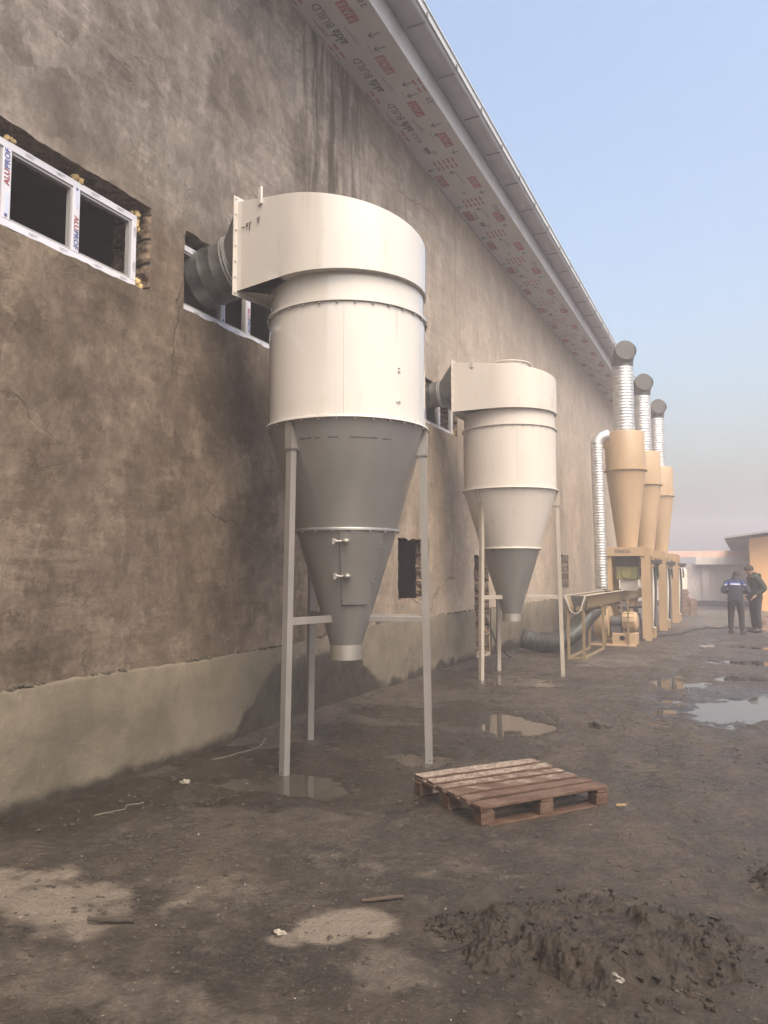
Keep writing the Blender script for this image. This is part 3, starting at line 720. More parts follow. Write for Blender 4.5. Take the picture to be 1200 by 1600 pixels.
def big_cyclone(loc, label, rb, rc, col, colc1, colc2, legcol, legs, rot, hatch, wide, zz):
    t = empty('cyclone_separator', loc, 0, label, 'cyclone separator', 'two big cream cyclone separators beside the wall')
    zf, zn, zh = zz['flange'], zz['neck'], zz['hood']; off, xin = wide
    # barrel
    mb = MB(); mb.lathe([(rb, zf + .004), (rb, zn), (rb * .985, zn + .01), (rb * .985, zh + .02)], 96); mb.build('barrel', col, t, True, 30)
    mb = MB(); a_ = -1.12; mb.box((rb * math.cos(a_), rb * math.sin(a_), (zf + zn) / 2), (.006, .012, zn - zf - .04), rz=a_); mb.build('weld_seam', col, t, bevel=.002)
    mb = MB(); mb.lathe([(rb, zn - .018), (rb + .022, zn - .018), (rb + .022, zn - .006), (rb + .022, zn + .004), (rb, zn + .006)], 96); mb.build('neck_flange', col, t, True, 30)
    mb = MB(); mb.lathe([(rb, zf - .012), (rb + .032, zf - .010), (rb + .032, zf + .004), (rb + .03, zf + .008), (rb, zf + .010)], 96); mb.build('cone_flange', col, t, True, 30)
    mb = MB(); T = volute(mb, rb + .004, zh, zz['t0'], zz['t1'], xin, off, zz['r0'], rot); hood = mb.build('volute_hood', col, t, True, 40)
    # rim beads along the hood bottom
    # inlet flange
    mb = MB(); wd = .5; fx = xin; fl = .045
    yc = -off + wd / 2; hz = (zh + zz['t0']) / 2; hh = zz['t0'] - zh
    c, s_ = math.cos(rot), math.sin(rot); M3 = Matrix.Rotation(rot, 3, 'Z')
    def tb(x, y, z, d): mb.box(M3 @ Vector((x, y, z)), d, rot=M3)
    tb(fx - .004, -off - fl / 2, hz, (.008, fl, hh + 2 * fl)); tb(fx - .004, -off + wd + fl / 2, hz, (.008, fl, hh + 2 * fl))
    tb(fx - .004, yc, zh - fl / 2, (.008, wd - .002, fl)); tb(fx - .004, yc, zz['t0'] + fl / 2, (.008, wd - .002, fl))
    infl = mb.build('inlet_flange', col, t)
    mb = MB()
    for k in range(7): mb.blob(M3 @ Vector((fx + .004, -off - fl / 2, zh - .02 + k * (hh + .04) / 6)), .009, k, 1, rough=.05)
    for k in range(1, 4): mb.blob(M3 @ Vector((fx + .004, -off + k * wd / 4, zh - fl / 2)), .009, k, 1, rough=.05)
    mb.build('flange_bolt', M_BOLT, infl)
    # central outlet with rim
    mb = MB(); zo = zz['out']; mb.lathe([(.33, zh + .2), (.33, zo), (.36, zo), (.36, zo + .015), (.30, zo + .02), (.30, zh + .25)], 48); mb.build('outlet_rim', col, t, True, 40)
    # lifting lug
    mb = MB(); p = M3 @ Vector((xin * .55 + .02, -off - .016, zz['t0'] - .04)); mb.box(p, (.040, .010, .15), rz=rot); mb.box(p + Vector((.02, -.010, 0)), (.005, .022, .15), rz=rot); mb.build('lifting_lug', col, t)
    # cones
    zs, rs, zc = zz['split'], zz['rs'], zz['collar']
    mb = MB(); mb.lathe([(rb - .002, zf - .006), (rs, zs + .004)], 96); mb.build('upper_cone', colc1, t, True)
    mb = MB(); mb.lathe([(rs + .002, zs - .012), (rs + .024, zs - .010), (rs + .024, zs + .004), (rs + .02, zs + .010), (rs, zs + .012)], 72); mb.build('middle_flange', colc1, t, True, 30)
    mb = MB(); mb.lathe([(rs - .002, zs - .006), (rc, zc)], 96); lc = mb.build('lower_cone', colc2, t, True)
    mb = MB(); mb.lathe([(rc + .002, zc + .004), (rc + .002, .85), (rc - .006, .85), (rc - .006, zc + .06)], 48); mb.build('outlet_collar', M_GREYR, t, True, 30)
    # bolts round the flanges, each a part of its own
    mb = MB(); mb.tube([(0, 0, -.022), (0, 0, -.016), (0, 0, .018)], .006, 6); mb.tube([(0, 0, -.026), (0, 0, -.018)], .010, 6)
    bolt = mb.build('flange_bolt', M_BOLT, t); first = True
    for (rr_, zz_, nb_) in ((rb + .018, zf, 30), (rb + .012, zn - .010, 30), (rs + .014, zs, 18)):
        for k in range(nb_):
            a = 2 * PI * k / nb_ + .05; b_ = bolt if first else bolt.copy()
            if not first: COL.objects.link(b_)
            b_.location = (rr_ * math.cos(a), rr_ * math.sin(a), zz_); first = False
    # legs
    for (dx, dy, hl, barlen) in legs:
        a = math.atan2(dy, dx); rr = math.hypot(dx, dy); u = Vector((math.cos(a), math.sin(a), 0)); v_ = Vector((-u.y, u.x, 0))
        g0 = gz(loc[0] + dx, loc[1] + dy) - .02
        rt = rr - .045; ztop = zf - .24
        b0 = u * rr + Vector((0, 0, g0)); b1 = u * rt + Vector((0, 0, ztop)); s = .030
        mb = MB()
        # angle iron: two plates meeting at the outer corner, with small return
        for (pa, pb) in (((-s, s), (s, s)), ((s, s), (s, -s)), ((-s, -s), (-s, s)), ((s, -s), (-s, -s))):
            vs = []
            for q, P_ in ((b0, 0), (b1, 1)):
                for pp in (pa, pb):
                    vs.append(q + u * pp[0] + v_ * pp[1])
            mb.add([vs[0], vs[1], vs[3], vs[2]], [(0, 1, 2, 3)])
        mb.add([b0 + u * s + v_ * s, b0 + u * s - v_ * s, b0 - u * s - v_ * s, b0 - u * s + v_ * s], [(0, 1, 2, 3)])
        mb.add([b1 + u * s + v_ * s, b1 + u * s - v_ * s, b1 - u * s - v_ * s, b1 - u * s + v_ * s], [(0, 1, 2, 3)])
        leg = mb.build('leg', legcol, t, bevel=.005)
        # bracket box at the top
        mb = MB(); zc_ = zf - .135
        out = rt + s + .006
        for sg in (-1, 1):
            mb.prism([(rb - .235 * .28 - .03, ztop + .005), (out, ztop + .005), (out, zf - .014), (rb + .01, zf - .014)], v_ * (sg * (s + .004)), u, (0, 0, 1), v_ * sg, .005)
        mb.box(u * out + Vector((0, 0, (ztop + zf - .01) / 2)), (.006, 2 * s + .018, zf - .02 - ztop), rz=a)
        mb.box(u * (out - .07) + Vector((0, 0, ztop - .002)), (.15, 2 * s + .022, .006), rz=a)
        mb.build('leg_bracket', legcol, leg)
        # brace towards the cone
        zb = zz['bar']; rk = rc + (rs - rc) * (zb - zc) / (zs - zc) - .02
        rl = rr - .045 * (zb / ztop)
        mb = MB(); mid = (rk + rl - s) / 2
        mb.box(u * mid + Vector((0, 0, zb)), (rl - s - rk, .05, .05), rz=a); mb.box(u * mid + v_ * .022 + Vector((0, 0, zb + .028)), (rl - s - rk + .01, .006, .02), rz=a)
        mb.build('brace', legcol, t, bevel=.003)
        mb = MB(); mb.blob(b0 + u * (s + .001) + Vector((0, 0, .05)), .008, 1, 1, rough=.05); mb.blob(b0 + u * .01 - v_ * (s + .001) + Vector((0, 0, .05)), .008, 1, 1, rough=.05)
        mb.build('foot_hole', M_DK, leg)
    if hatch:
        # inspection door on the lower cone, slightly proud, with two toggle latches
        a0, a1 = hatch; mb = MB(); n = 16; zA, zB = zs - .03, 1.33
        rad = lambda z: rc + (rs - rc) * (z - zc) / (zs - zc) + .020
        vs = []
        for z in (zA, zB):
            for i in range(n + 1):
                a = a0 + (a1 - a0) * i / n; vs.append((rad(z) * math.cos(a), rad(z) * math.sin(a), z))
        for z in (zA, zB):
            for i in range(n + 1):
                a = a0 + (a1 - a0) * i / n; vs.append(((rad(z) - .03) * math.cos(a), (rad(z) - .03) * math.sin(a), z))
        m_ = n + 1
        fs = [(i, i + 1, m_ + i + 1, m_ + i) for i in range(n)] + [(i, i + 1, 2 * m_ + i + 1, 2 * m_ + i) for i in range(n)] + [(m_ + i, m_ + i + 1, 3 * m_ + i + 1, 3 * m_ + i) for i in range(n)]
        fs += [(0, m_, 3 * m_, 2 * m_), (n, m_ + n, 3 * m_ + n, 2 * m_ + n)]
        mb.add(vs, fs); dr = mb.build('hatch_door', colc2, t, True, 30)
        mb = MB()   # dark strip painted in for the shaded gap round the door
        for (aa, bb, z_a, z_b) in ((a0 - .014, a0 - .002, zA, zB - .006), (a0 - .014, a1 + .004, zB - .007, zB - .002)):
            q = 12; vs = []
            for i in range(q + 1):
                a = aa + (bb - aa) * i / q; vs += [((rad(z_a) - .012) * math.cos(a), (rad(z_a) - .012) * math.sin(a), z_a), ((rad(z_b) - .012) * math.cos(a), (rad(z_b) - .012) * math.sin(a), z_b)]
            mb.add(vs, [(2 * i, 2 * i + 1, 2 * i + 3, 2 * i + 2) for i in range(q)])
        mb.build('door_gap_shade', M_RUBB, dr)
        for z in (1.86, 1.57):
            mb = MB(); a = a0; r_ = rad(z)
            d = Vector((math.cos(a), math.sin(a), 0)); tt = Vector((-d.y, d.x, 0)); c0 = d * (r_ + .014) + Vector((0, 0, z))
            mb.tube([c0 - tt * .055 + Vector((0, 0, .02)), c0 - tt * .02, c0 + tt * .03], .010, 8); mb.tube([c0 - tt * .055 - Vector((0, 0, .018)), c0 - tt * .02, c0 + tt * .03], .009, 8)
            mb.blob(c0 + tt * .055 + d * .010, .034, 1, 2, (1, 1, .7), .05); mb.box(c0 - tt * .05 - d * .005, (.03, .02, .05), rz=a)
            mb.build('latch', M_LEG, dr, True)
        for z in (1.86, 1.57):
            mb = MB(); a = a1 - .02; r_ = rad(z)
            for q in range(4):
                for w_ in (0, .035): mb.blob((r_ * math.cos(a - w_ / r_), r_ * math.sin(a - w_ / r_), z + .045 - q * .03), .006, q, 1, rough=.05)
            mb.build('hinge_rivet', M_BOLT, dr)
        # scratch line round the upper cone
        mb = MB(); zq = 2.70; r_ = rb - (zf - zq) * (rb - rs) / (zf - zs) + .0025
        for (p0, p1) in ((-1.72, -1.55), (-1.50, -1.42), (-1.33, -1.20), (-1.05, -.70), (-.62, -.5)):
            n = 8
            vs = [(r_ * math.cos(p0 + (p1 - p0) * i / n), r_ * math.sin(p0 + (p1 - p0) * i / n), zq + .002 * math.sin(i)) for i in range(n + 1)] + \
                 [((r_ - .002) * math.cos(p0 + (p1 - p0) * i / n), (r_ - .002) * math.sin(p0 + (p1 - p0) * i / n), zq - .008) for i in range(n + 1)]
            mb.add(vs, [(i, i + 1, n + 2 + i, n + 1 + i) for i in range(n)])
        mb.build('scratch', M_DK, t)
        # hand-written marks on the inlet side panel
        mb = MB(); ys = -off - .012
        def stroke(x0, z0_, x1, z1_, w_=.006): 
            p = M3 @ Vector(((x0 + x1) / 2, ys, (z0_ + z1_) / 2)); L_ = math.hypot(x1 - x0, z1_ - z0_); an = math.atan2(z1_ - z0_, x1 - x0)
            mb.box(p, (L_, .003, w_ * 1.6), rot=M3 @ Matrix.Rotation(-an, 3, 'Y'))
        zt = zz['t0'] - .26; xo = xin + .06
        for st in ((0, 0, .035, .01), (.05, .01, .052, .04), (.05, .04, .065, .035), (.062, .012, .066, .038), (.08, .045, .083, -.02), (.078, .045, .098, .048), (.15, .075, .175, .09), (.155, .07, .158, .05), (.16, .045, .172, .052), (.172, .08, .17, .045)):
            stroke(xo + st[0] * 1.3, zt + st[1] * 1.1 - st[0] * .35, xo + st[2] * 1.3, zt + st[3] * 1.1 - st[2] * .35, .0045)
        mb.build('marker_note', M_BLK, hood)
        # lumps of filler and small fixing tabs on the barrel
        mb = MB()
        for z in (3.28, 3.0):
            a = -.28 - .15; 
            for q in range(5): mb.blob(((rb + .002) * math.cos(a + random.uniform(-.03, .03)), (rb + .002) * math.sin(a + random.uniform(-.03, .03)), z + random.uniform(-.02, .02)), .011, q, 1)
        mb.build('filler_lump', col, t, True)
        mb = MB()
        for a, z in ((-.62, 4.17), (-.40, 4.13), (-.35, 4.12), (-.30, 4.115)): mb.blob(((rb + .006) * math.cos(a), (rb + .006) * math.sin(a), z), .014, a, 1)
        mb.build('rust_spot', plain('rust', (.10, .07, .05), .9), hood)
    return t
C1 = (1.25, 6.02, 0); C2 = (1.11, 11.8, 0)
Z1 = dict(flange=2.86, neck=3.83, hood=4.06, t0=4.87, t1=3.98, r0=.79, split=1.965, rs=.445, collar=.975, bar=1.20, out=4.70)
big_cyclone(C1, 'nearer cream cyclone separator with an all grey cone standing by the wall on three legs', .70, .14, M_CREAM, M_GREY, M_GREY, M_LEG,
            [(-.19, -.69, 0, 0), (.70, .19, 0, 0), (-.63, .45, 0, 0)], R(-12), (-1.22, -.32), (.775, -.62), Z1)
Z2 = dict(flange=2.88, neck=3.84, hood=4.07, t0=4.84, t1=4.22, r0=.80, split=1.98, rs=.46, collar=.965, bar=1.22, out=4.90)
big_cyclone(C2, 'farther cream cyclone separator with only its lowest cone grey, beyond the nearer cyclone', .725, .14, M_CREAM2, M_CREAM2, M_GREY, M_LEGC,
            [(-.31, -.59, 0, 0), (.74, .22, 0, 0), (-.35, .45, 0, 0)], R(0), None, (.79, -.66), Z2)

# ducts from the windows to the inlets
def spiral_pipe(mb, p0, p1, r, step=.13, n=40, seam=.006):
    p0 = Vector(p0); p1 = Vector(p1); L = (p1 - p0).length; k = int(L / step); pts = []; rad = []; e = (p1 - p0).normalized()
    w_ = min(.02, step * .22)
    for i in range(k + 1):
        c = p0.lerp(p1, i / k)
        if 0 < i < k:
            for q, h in ((-1, 0), (-.55, .55), (0, 1), (.55, .55), (1, 0)): pts.append(c + e * w_ * q); rad.append(r + seam * h)
        else: pts.append(c); rad.append(r)
    mb.tube(pts, rad, n, False)
def inlet_duct(C, rot, off, xin, z0, z1, pend, r, label, mat):
    t = empty('spiral_duct', C, 0, label, 'duct', 'spiral ducts from the wall windows to the cyclones')
    M3 = Matrix.Rotation(rot, 3, 'Z'); wd = .5; y0 = -off; n = 40
    a = M3 @ Vector((xin - .01, -off + wd / 2, (z0 + z1) / 2)); out = M3 @ Vector((-1, 0, 0))
    e = (Vector(pend) - a).normalized(); c1 = a + out * .22 + Vector((0, 0, -.02))
    # square-to-round transition
    mb = MB(); vs = []; up = Vector((0, 0, 1)); sd = out.cross(up)
    d = (Vector(pend) - c1).normalized(); sd2 = d.cross(up).normalized(); up2 = sd2.cross(d)
    for i in range(n):
        th = 2 * PI * i / n; cx, sy = math.cos(th), math.sin(th); m_ = max(abs(cx), abs(sy))
        vs.append(a + sd * (cx / m_ * wd / 2) + up * (sy / m_ * (z1 - z0) / 2))
    for i in range(n):
        th = 2 * PI * i / n; vs.append(c1 + sd2 * (math.cos(th) * (r + .01)) + up2 * (math.sin(th) * (r + .01)))
    mb.add(vs, [(i, (i + 1) % n, n + (i + 1) % n, n + i) for i in range(n)]); mb.build('transition', mat, t, True, 60)
    mb = MB()
    for k in range(2):
        c = c1 + d * (.012 + k * .03); mb.tube([c - d * .008, c + d * .008], r + .022, n, True)
    mb.build('clamp_ring', M_GALV, t, True, 40)
    mb = MB(); spiral_pipe(mb, c1 + d * .04, pend, r, .125); mb.build('pipe', mat, t, True, 80)
    return t
inlet_duct(C1, R(-12), .775, -.62, 4.06, 4.84, Vector((-.75, 5.62, 4.20)) - Vector(C1), .265, 'dull spiral duct joining the nearer cyclone to the second window', M_GALVD)
inlet_duct(C2, 0, .79, -.66, 4.07, 4.84, Vector((-.75, 11.3, 4.38)) - Vector(C2), .20, 'thinner spiral duct between the two big cyclones entering the third window', M_GALVD)

# ------------------------------------------------------------------ tan dust cyclones in a row
def dust_cyclone(loc, label):
    t = empty('dust_cyclone', loc, 0, label, 'dust cyclone', 'three tan dust cyclones in a row along the wall')
    mb = MB(); mb.lathe([(.475, 4.12), (.475, 5.04), (.47, 5.05), (.26, 5.06)], 64); mb.build('barrel', M_TAN, t, True, 30)
    mb = MB(); mb.lathe([(.47, 4.095), (.52, 4.095), (.52, 4.125), (.47, 4.128)], 64); mb.build('flange', M_TAN, t, True, 30)
    mb = MB(); mb.lathe([(.472, 4.10), (.235, 2.22)], 64); mb.build('cone', M_TAN, t, True, 30)
    mb = MB(); mb.prism([(-.52, 0), (0, 0), (0, .26), (-.50, .26)], (0, -.14, 4.70), (1, 0, 0), (0, 1, 0), (0, 0, 1), .32); mb.build('inlet_spout', M_TAN, t, bevel=.01)
    mb = MB(); mb.lathe([(.26, 5.058), (.285, 5.058), (.285, 5.085), (.26, 5.09)], 48); spiral_pipe(mb, (0, -.02, 5.06), (0, -.06, 6.72), .25, .075, 40, .006)
    fl = mb.build('flue', M_GALV, t, True, 80)
    # segmented elbow turning towards the yard, open end dark inside
    dirv = Vector((.42, -.9, 0)).normalized(); c0 = Vector((0, -.06, 6.72)); pts = []; rr = .34
    for k in range(6):
        a = R(84) * k / 5; pts.append(c0 + dirv * (rr * (1 - math.cos(a))) + Vector((0, 0, rr * math.sin(a))))
    mb = MB(); mb.tube(pts, .258, 40, False); mb.build('elbow', M_GALVD, fl, True, 18)
    mb = MB(); mb.tube([pts[-1] - dirv * .05, pts[-1] - dirv * .045], .252, 40, True); mb.build('elbow_throat', M_DK, fl)
    # portal frame of channel posts
    mb = MB(); h = 2.16; s = .50
    mb.box((0, -s, h - .06), (2 * s - .08, .10, .20)); mb.box((0, s, h - .06), (2 * s - .08, .10, .20)); mb.box((-s + .05, 0, h - .06), (.10, 2 * s - .1, .20)); mb.box((s - .0, 0, h - .06), (.10, 2 * s - .1, .20))
    mb.box((0, 0, h + .045), (2 * s - .1, 2 * s, .02)); mb.build('portal_beam', M_TAN, t)
    for (px, py) in ((-s, -s), (s - .12, -s), (-s, s), (s - .12, s)):
        mb = MB(); mb.box((px + .09, py, 1.08), (.20, .018, 2.17)); mb.box((px, py + .075, 1.08), (.018, .15, 2.17)) ; mb.box((px + .09, py + .15, 1.08), (.20, .018, 2.17)); mb.build('post', M_TAN, t)
    mb = MB(); text_mesh('ТЕМПО', .10, frame_M((-.05, -s - .054, 2.10), (1, 0, 0), (0, 0, 1)), mb, .002); mb.build('lettering', M_BLK, t)
    # rotary valve under the cone
    mb = MB(); mb.box((0, 0, 1.92), (.52, .5, .26)); mb.box((0, 0, 1.78), (.6, .56, .03)); mb.build('valve_hopper', M_DK, t, bevel=.01)
    mb = MB(); mb.box((0, 0, 1.60), (.50, .46, .33)); mb.tube([(.0, -.26, 1.6), (.0, -.22, 1.6)], .14, 20); mb.build('rotary_valve', M_YG, t, bevel=.02)
    mb = MB(); mb.box((.36, -.05, 1.62), (.14, .2, .2)); mb.tube([(.30, -.05, 1.62), (.46, -.05, 1.62)], .07, 16); mb.build('valve_motor', M_DK, t)
    mb = MB(); mb.box((.02, 0, 1.30), (.36, .34, .27)); mb.build('outlet_chute', M_CREAM2, t, bevel=.01)
    mb = MB(); mb.box((.62, .15, 1.86), (.32, .26, .10)); mb.box((.66, .15, 1.80), (.12, .12, .06)); mb.tube([(.6, .2, 1.75), (.62, .2, 1.2), (.58, .2, .3)], .03, 8); mb.tube([(.68, .1, 1.75), (.70, .12, 1.5), (.68, .1, 1.45)], .025, 8); mb.build('control_box', M_DK, t)
    mb = MB(); mb.tube([(.52, .42, .25), (.52, .42, 1.72)], .045, 12); mb.build('downpipe', M_WHITE, t, True)
    return t
dust_cyclone((1.85, 19.6, 0), 'nearest of the three tan dust cyclones, fed by a vertical spiral duct')
dust_cyclone((1.89, 23.1, 0), 'middle one of the three tan dust cyclones with shiny flues')
dust_cyclone((1.94, 26.7, 0), 'farthest of the three tan dust cyclones, beside the white tank')
# vertical feed duct
t = empty('feed_duct', (1.32, 19.0, 1.2), 0, 'tall shiny ribbed vertical duct left of the nearest tan dust cyclone', 'duct')
mb = MB(); spiral_pipe(mb, (0, 0, .02), (-.03, -.12, 3.5), .145, .065, 32, .005); mb.build('pipe', M_GALV, t, True, 80)
mb = MB(); pts = [Vector((-.03, -.12, 3.5)) + Vector((.26 * (1 - math.cos(a)), .10 * (1 - math.cos(a)), .22 * math.sin(a))) for a in [R(90) * k / 5 for k in range(6)]] ; mb.tube(pts, .147, 28, False); mb.build('elbow', M_GALV, t, True, 20)

# trough screw conveyor
t = empty('screw_conveyor', (1.58, 14.45, 0), 0, 'long U shaped trough conveyor on yellow legs running under the tan dust cyclones', 'conveyor')
mb = MB(); U = []
for k in range(13):
    a = PI + PI * k / 12; U.append((.105 * math.cos(a), .105 * math.sin(a) - .20))
outl = [(-.20, 0), (-.185, 0)] + [(-.17, -.02)] + U + [(.17, -.02), (.185, 0), (.20, 0)]
for (ya, yb) in ((0, 12.9),):
    m_ = len(outl); vs = [(p[0], ya, 1.17 + p[1]) for p in outl] + [(p[0], yb, 1.17 + p[1]) for p in outl]
    mb.add(vs, [(i, i + 1, m_ + i + 1, m_ + i) for i in range(m_ - 1)])
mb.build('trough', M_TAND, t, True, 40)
mb = MB()
rim_o = [(p[0] * 1.12, p[1] * 1.06 + .0) for p in U]; rim_i = [(p[0] * .98, p[1]) for p in U]
L_ = [(-.235, .0), (-.205, .0)]
ring = [(-.20, 0)] + rim_o + [(.20, 0), (.165, 0)] + rim_i[::-1] + [(-.165, 0)]
mb.prism(ring, (0, -.004, 1.17), (1, 0, 0), (0, 0, 1), (0, -1, 0), .02); mb.build('end_rim', M_CREAM2, t)
mb = MB(); mb.box((.19, 6.45, 1.18), (.05, 12.9, .012)); mb.box((-.19, 6.45, 1.18), (.05, 12.9, .012)); mb.build('trough_rim', M_CREAM2, t)
mb = MB(); mb.box((0, .35, 1.03), (.30, .01, .26)); mb.tube([(0, -.01, .98), (0, 12, .98)], .02, 10)
for k in range(6): mb.blob((0, -.015, .94 + k * .035), .012 if k else .025, k, 1)
mb.build('screw', M_DK, t)
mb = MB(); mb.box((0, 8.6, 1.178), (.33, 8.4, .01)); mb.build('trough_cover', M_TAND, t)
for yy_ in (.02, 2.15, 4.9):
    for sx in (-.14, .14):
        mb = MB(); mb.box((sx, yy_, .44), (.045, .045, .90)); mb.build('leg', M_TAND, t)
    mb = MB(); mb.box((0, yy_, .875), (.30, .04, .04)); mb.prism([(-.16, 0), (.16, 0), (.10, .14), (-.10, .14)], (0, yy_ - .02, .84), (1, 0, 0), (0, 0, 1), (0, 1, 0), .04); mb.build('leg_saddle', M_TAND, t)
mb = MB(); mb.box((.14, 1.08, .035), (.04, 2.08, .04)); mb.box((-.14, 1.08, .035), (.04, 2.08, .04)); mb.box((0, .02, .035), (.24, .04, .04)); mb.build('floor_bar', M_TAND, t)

# blower
t = empty('blower_fan', (1.62, 17.7, 0), 0, 'tan centrifugal blower with electric motor on a base frame beneath the trough conveyor', 'blower')
mb = MB(); mb.tube([(-.22, 0, .50), (.08, 0, .50)], .36, 40); mb.box((-.07, .0, .75), (.29, .36, .20)); mb.build('fan_housing', M_TAN, t, True, 30)
mb = MB(); mb.box((.40, 0, .15), (.50, .5, .28)); mb.box((.15, 0, .03), (1.0, .62, .05)); mb.build('base_frame', M_TAN, t, bevel=.01)
mb = MB(); mb.tube([(.36, -.256, .19), (.36, -.25, .19)], .055, 20); mb.build('access_hole', M_DARK, t)
mb = MB(); mb.tube([(.10, 0, .52), (.34, 0, .52)], .13, 24); mb.box((.22, 0, .36), (.2, .3, .14)); mb.build('bearing_housing', M_DK, t, True, 30)
mb = MB(); mb.tube([(.34, 0, .54), (.36, 0, .54), (.62, 0, .54), (.66, 0, .54)], [.17, .20, .20, .15], 32)
for k in range(12):
    a = 2 * PI * k / 12; mb.box((.49, .205 * math.cos(a), .54 + .205 * math.sin(a)), (.24, .012, .02), rot=Matrix.Rotation(a, 3, 'X'))
mb.build('motor', M_TAN, t, True, 30)
for sx in (.02, .50):
    mb = MB(); mb.box((sx, -.30, .55), (.035, .035, 1.02)); mb.build('guard_post', M_TAND, t)
# dark pipe work behind
t2 = empty('pipe_manifold', (1.9, 20.0, 0), 0, 'dark pipes and valves standing behind the blower motor under the cyclones', 'pipes')
mb = MB(); mb.tube([(-.3, -.4, .6), (.2, -.4, .6), (.25, -.4, .3), (.25, -.4, 0)], .03, 10); mb.tube([(-.3, -.45, .75), (.3, -.45, .78)], .03, 10)
mb.build('pipe', M_DK, t2, True)
mb = MB(); mb.tube([(-.1, -.5, .68), (-.1, -.44, .68)], .08, 16); mb.tube([(.12, -.5, .7), (.12, -.44, .7)], .06, 16); mb.build('valve_wheel', M_DK, t2, True)
# flexible duct on the floor
t = empty('flexible_duct', (.73, 15.3, 0), 0, 'silver corrugated flexible duct lying at the wall foot and rising to the blower', 'flexible duct')
mb = MB(); ctl = [Vector(p) for p in ((.35 - .73, -.05, .30), (0, 0, .22), (.28, .35, .24), (.50, .9, .42), (.62, 1.5, .70), (.66, 2.1, .80))]
pts = []; rad = []
def catmull(P, m):
    out = []
    for i in range(len(P) - 1):
        p0 = P[max(i - 1, 0)]; p1 = P[i]; p2 = P[i + 1]; p3 = P[min(i + 2, len(P) - 1)]
        for k in range(m):
            t_ = k / m; out.append(.5 * ((2 * p1) + (-p0 + p2) * t_ + (2 * p0 - 5 * p1 + 4 * p2 - p3) * t_ ** 2 + (-p0 + 3 * p1 - 3 * p2 + p3) * t_ ** 3))
    return out + [P[-1]]
pts = catmull(ctl, 26); rad = [.185 + (.014 if i % 2 else -.006) for i in range(len(pts))]
mb.tube(pts, rad, 28, True); mb.build('corrugated_hose', M_GALVD, t, True, 60)

# cables and hose
def cable(name, ctl, r, label, cat, mat, drop=True, m=14):
    P = [Vector(p) for p in ctl]; pts = catmull(P, m)
    if drop: pts = [Vector((p.x, p.y, max(p.z, gz(p.x, p.y) + r * .8))) for p in pts]
    mb = MB(); mb.tube(pts, r, 8); o = mb.build(name, mat, None, True); tag(o, label, cat); return o
cable('cable', [(.02, 13.35, 1.02), (.12, 13.3, .98), (.30, 13.2, .72), (.42, 13.3, .35), (.45, 14.0, .05), (.25, 14.9, 0), (.1, 16.2, 0), (.5, 17.4, 0)], .014, 'black cable hanging behind the farther big cyclone and running along the wall foot', 'cable', M_RUBB)
cable('hose', [(2.25, 19.0, 0), (2.35, 20.4, 0), (2.85, 21.4, 0), (3.2, 23.3, 0), (3.95, 24.3, 0), (5.5, 24.4, 0), (8, 24.0, 0)], .03, 'dark hose lying on the ground from the nearest tan cyclone towards the people', 'hose', M_RUBB)
cable('wire_scrap', [(.253, 5.466, 0), (.31, 5.62, .01), (.328, 5.758, 0), (.36, 6.0, .015), (.226, 6.314, 0)], .0018, 'thin pale wire lying near the wall foot left of the nearest leg', 'wire', M_CHIP)
cable('twig', [(.50, 3.9, .0), (.60, 4.05, .01), (.55, 4.15, .015), (.60, 4.25, .0)], .0014, 'thin pale twig bent double on the mud at the far left', 'twig', M_CHIP)

# ------------------------------------------------------------------ pallet
O = Vector((2.885, 4.74, 0)); a1 = Vector((3.545, 5.475, 0)); a2 = Vector((2.205, 5.19, 0))
ang = R(51.5); ux = Vector((math.cos(ang), math.sin(ang), 0)); uy = Vector((-ux.y, ux.x, 0))
PL_, PW = 1.05, .88
t = empty('wooden_pallet', O + Vector((0, 0, -.006)), ang, 'wet brown wooden pallet with frosty boards lying on the mud', 'pallet')
def board(name, c, d, rz=0.0, jit=.004):
    # subdivided plank with worn edges
    bm = bmesh.new(); bmesh.ops.create_cube(bm, size=1)
    for v in bm.verts: v.co = Vector((v.co.x * d[0], v.co.y * d[1], v.co.z * d[2]))
    ax = 0 if d[0] > d[1] else 1
    es = [e for e in bm.edges if abs((e.verts[0].co - e.verts[1].co)[ax]) > d[ax] * .9]
    bmesh.ops.subdivide_edges(bm, edges=es, cuts=14, use_grid_fill=True)
    bmesh.ops.bevel(bm, geom=[e for e in bm.edges if len(e.link_faces) == 2 and e.calc_face_angle() > 1], offset=.003, segments=1, affect='EDGES')
    for v in bm.verts:
        q = v.co + Vector(c); v.co += Vector((mnoise.noise(q * 9), mnoise.noise(q * 9 + Vector((5, 5, 5))), mnoise.noise(q * 5 + Vector((9, 1, 3))))) * jit
    me = bpy.data.meshes.new(name); bm.to_mesh(me); bm.free()
    o = link_mesh(name, me, M_WOOD, t); o.location = c; o.rotation_euler = (random.uniform(-.006, .006), random.uniform(-.004, .004), rz + random.uniform(-.006, .006)); return o
wds = [.115, .082, .108, .085, .100, .118]; gap = (PW - sum(wds)) / 5; y = 0
for i, wd in enumerate(wds):
    board('top_board', (PL_ / 2 + random.uniform(-.008, .008), y + wd / 2, .136), (PL_, wd, .021)); y += wd + gap
for xx in (.05, PL_ / 2, PL_ - .05): board('stringer_board', (xx, PW / 2, .114), (.095, PW - .01, .019), 0, .002)
for xx in (.055, PL_ / 2, PL_ - .055):
    for yy_ in (.055, PW / 2, PW - .055):
        board('block', (xx + random.uniform(-.005, .005), yy_, .062), (.105, .095, .078), 0, .004)
for yy_ in (.055, PW / 2, PW - .055): board('bottom_board', (PL_ / 2, yy_, .014), (PL_ - .01, .095, .018), 0, .003)

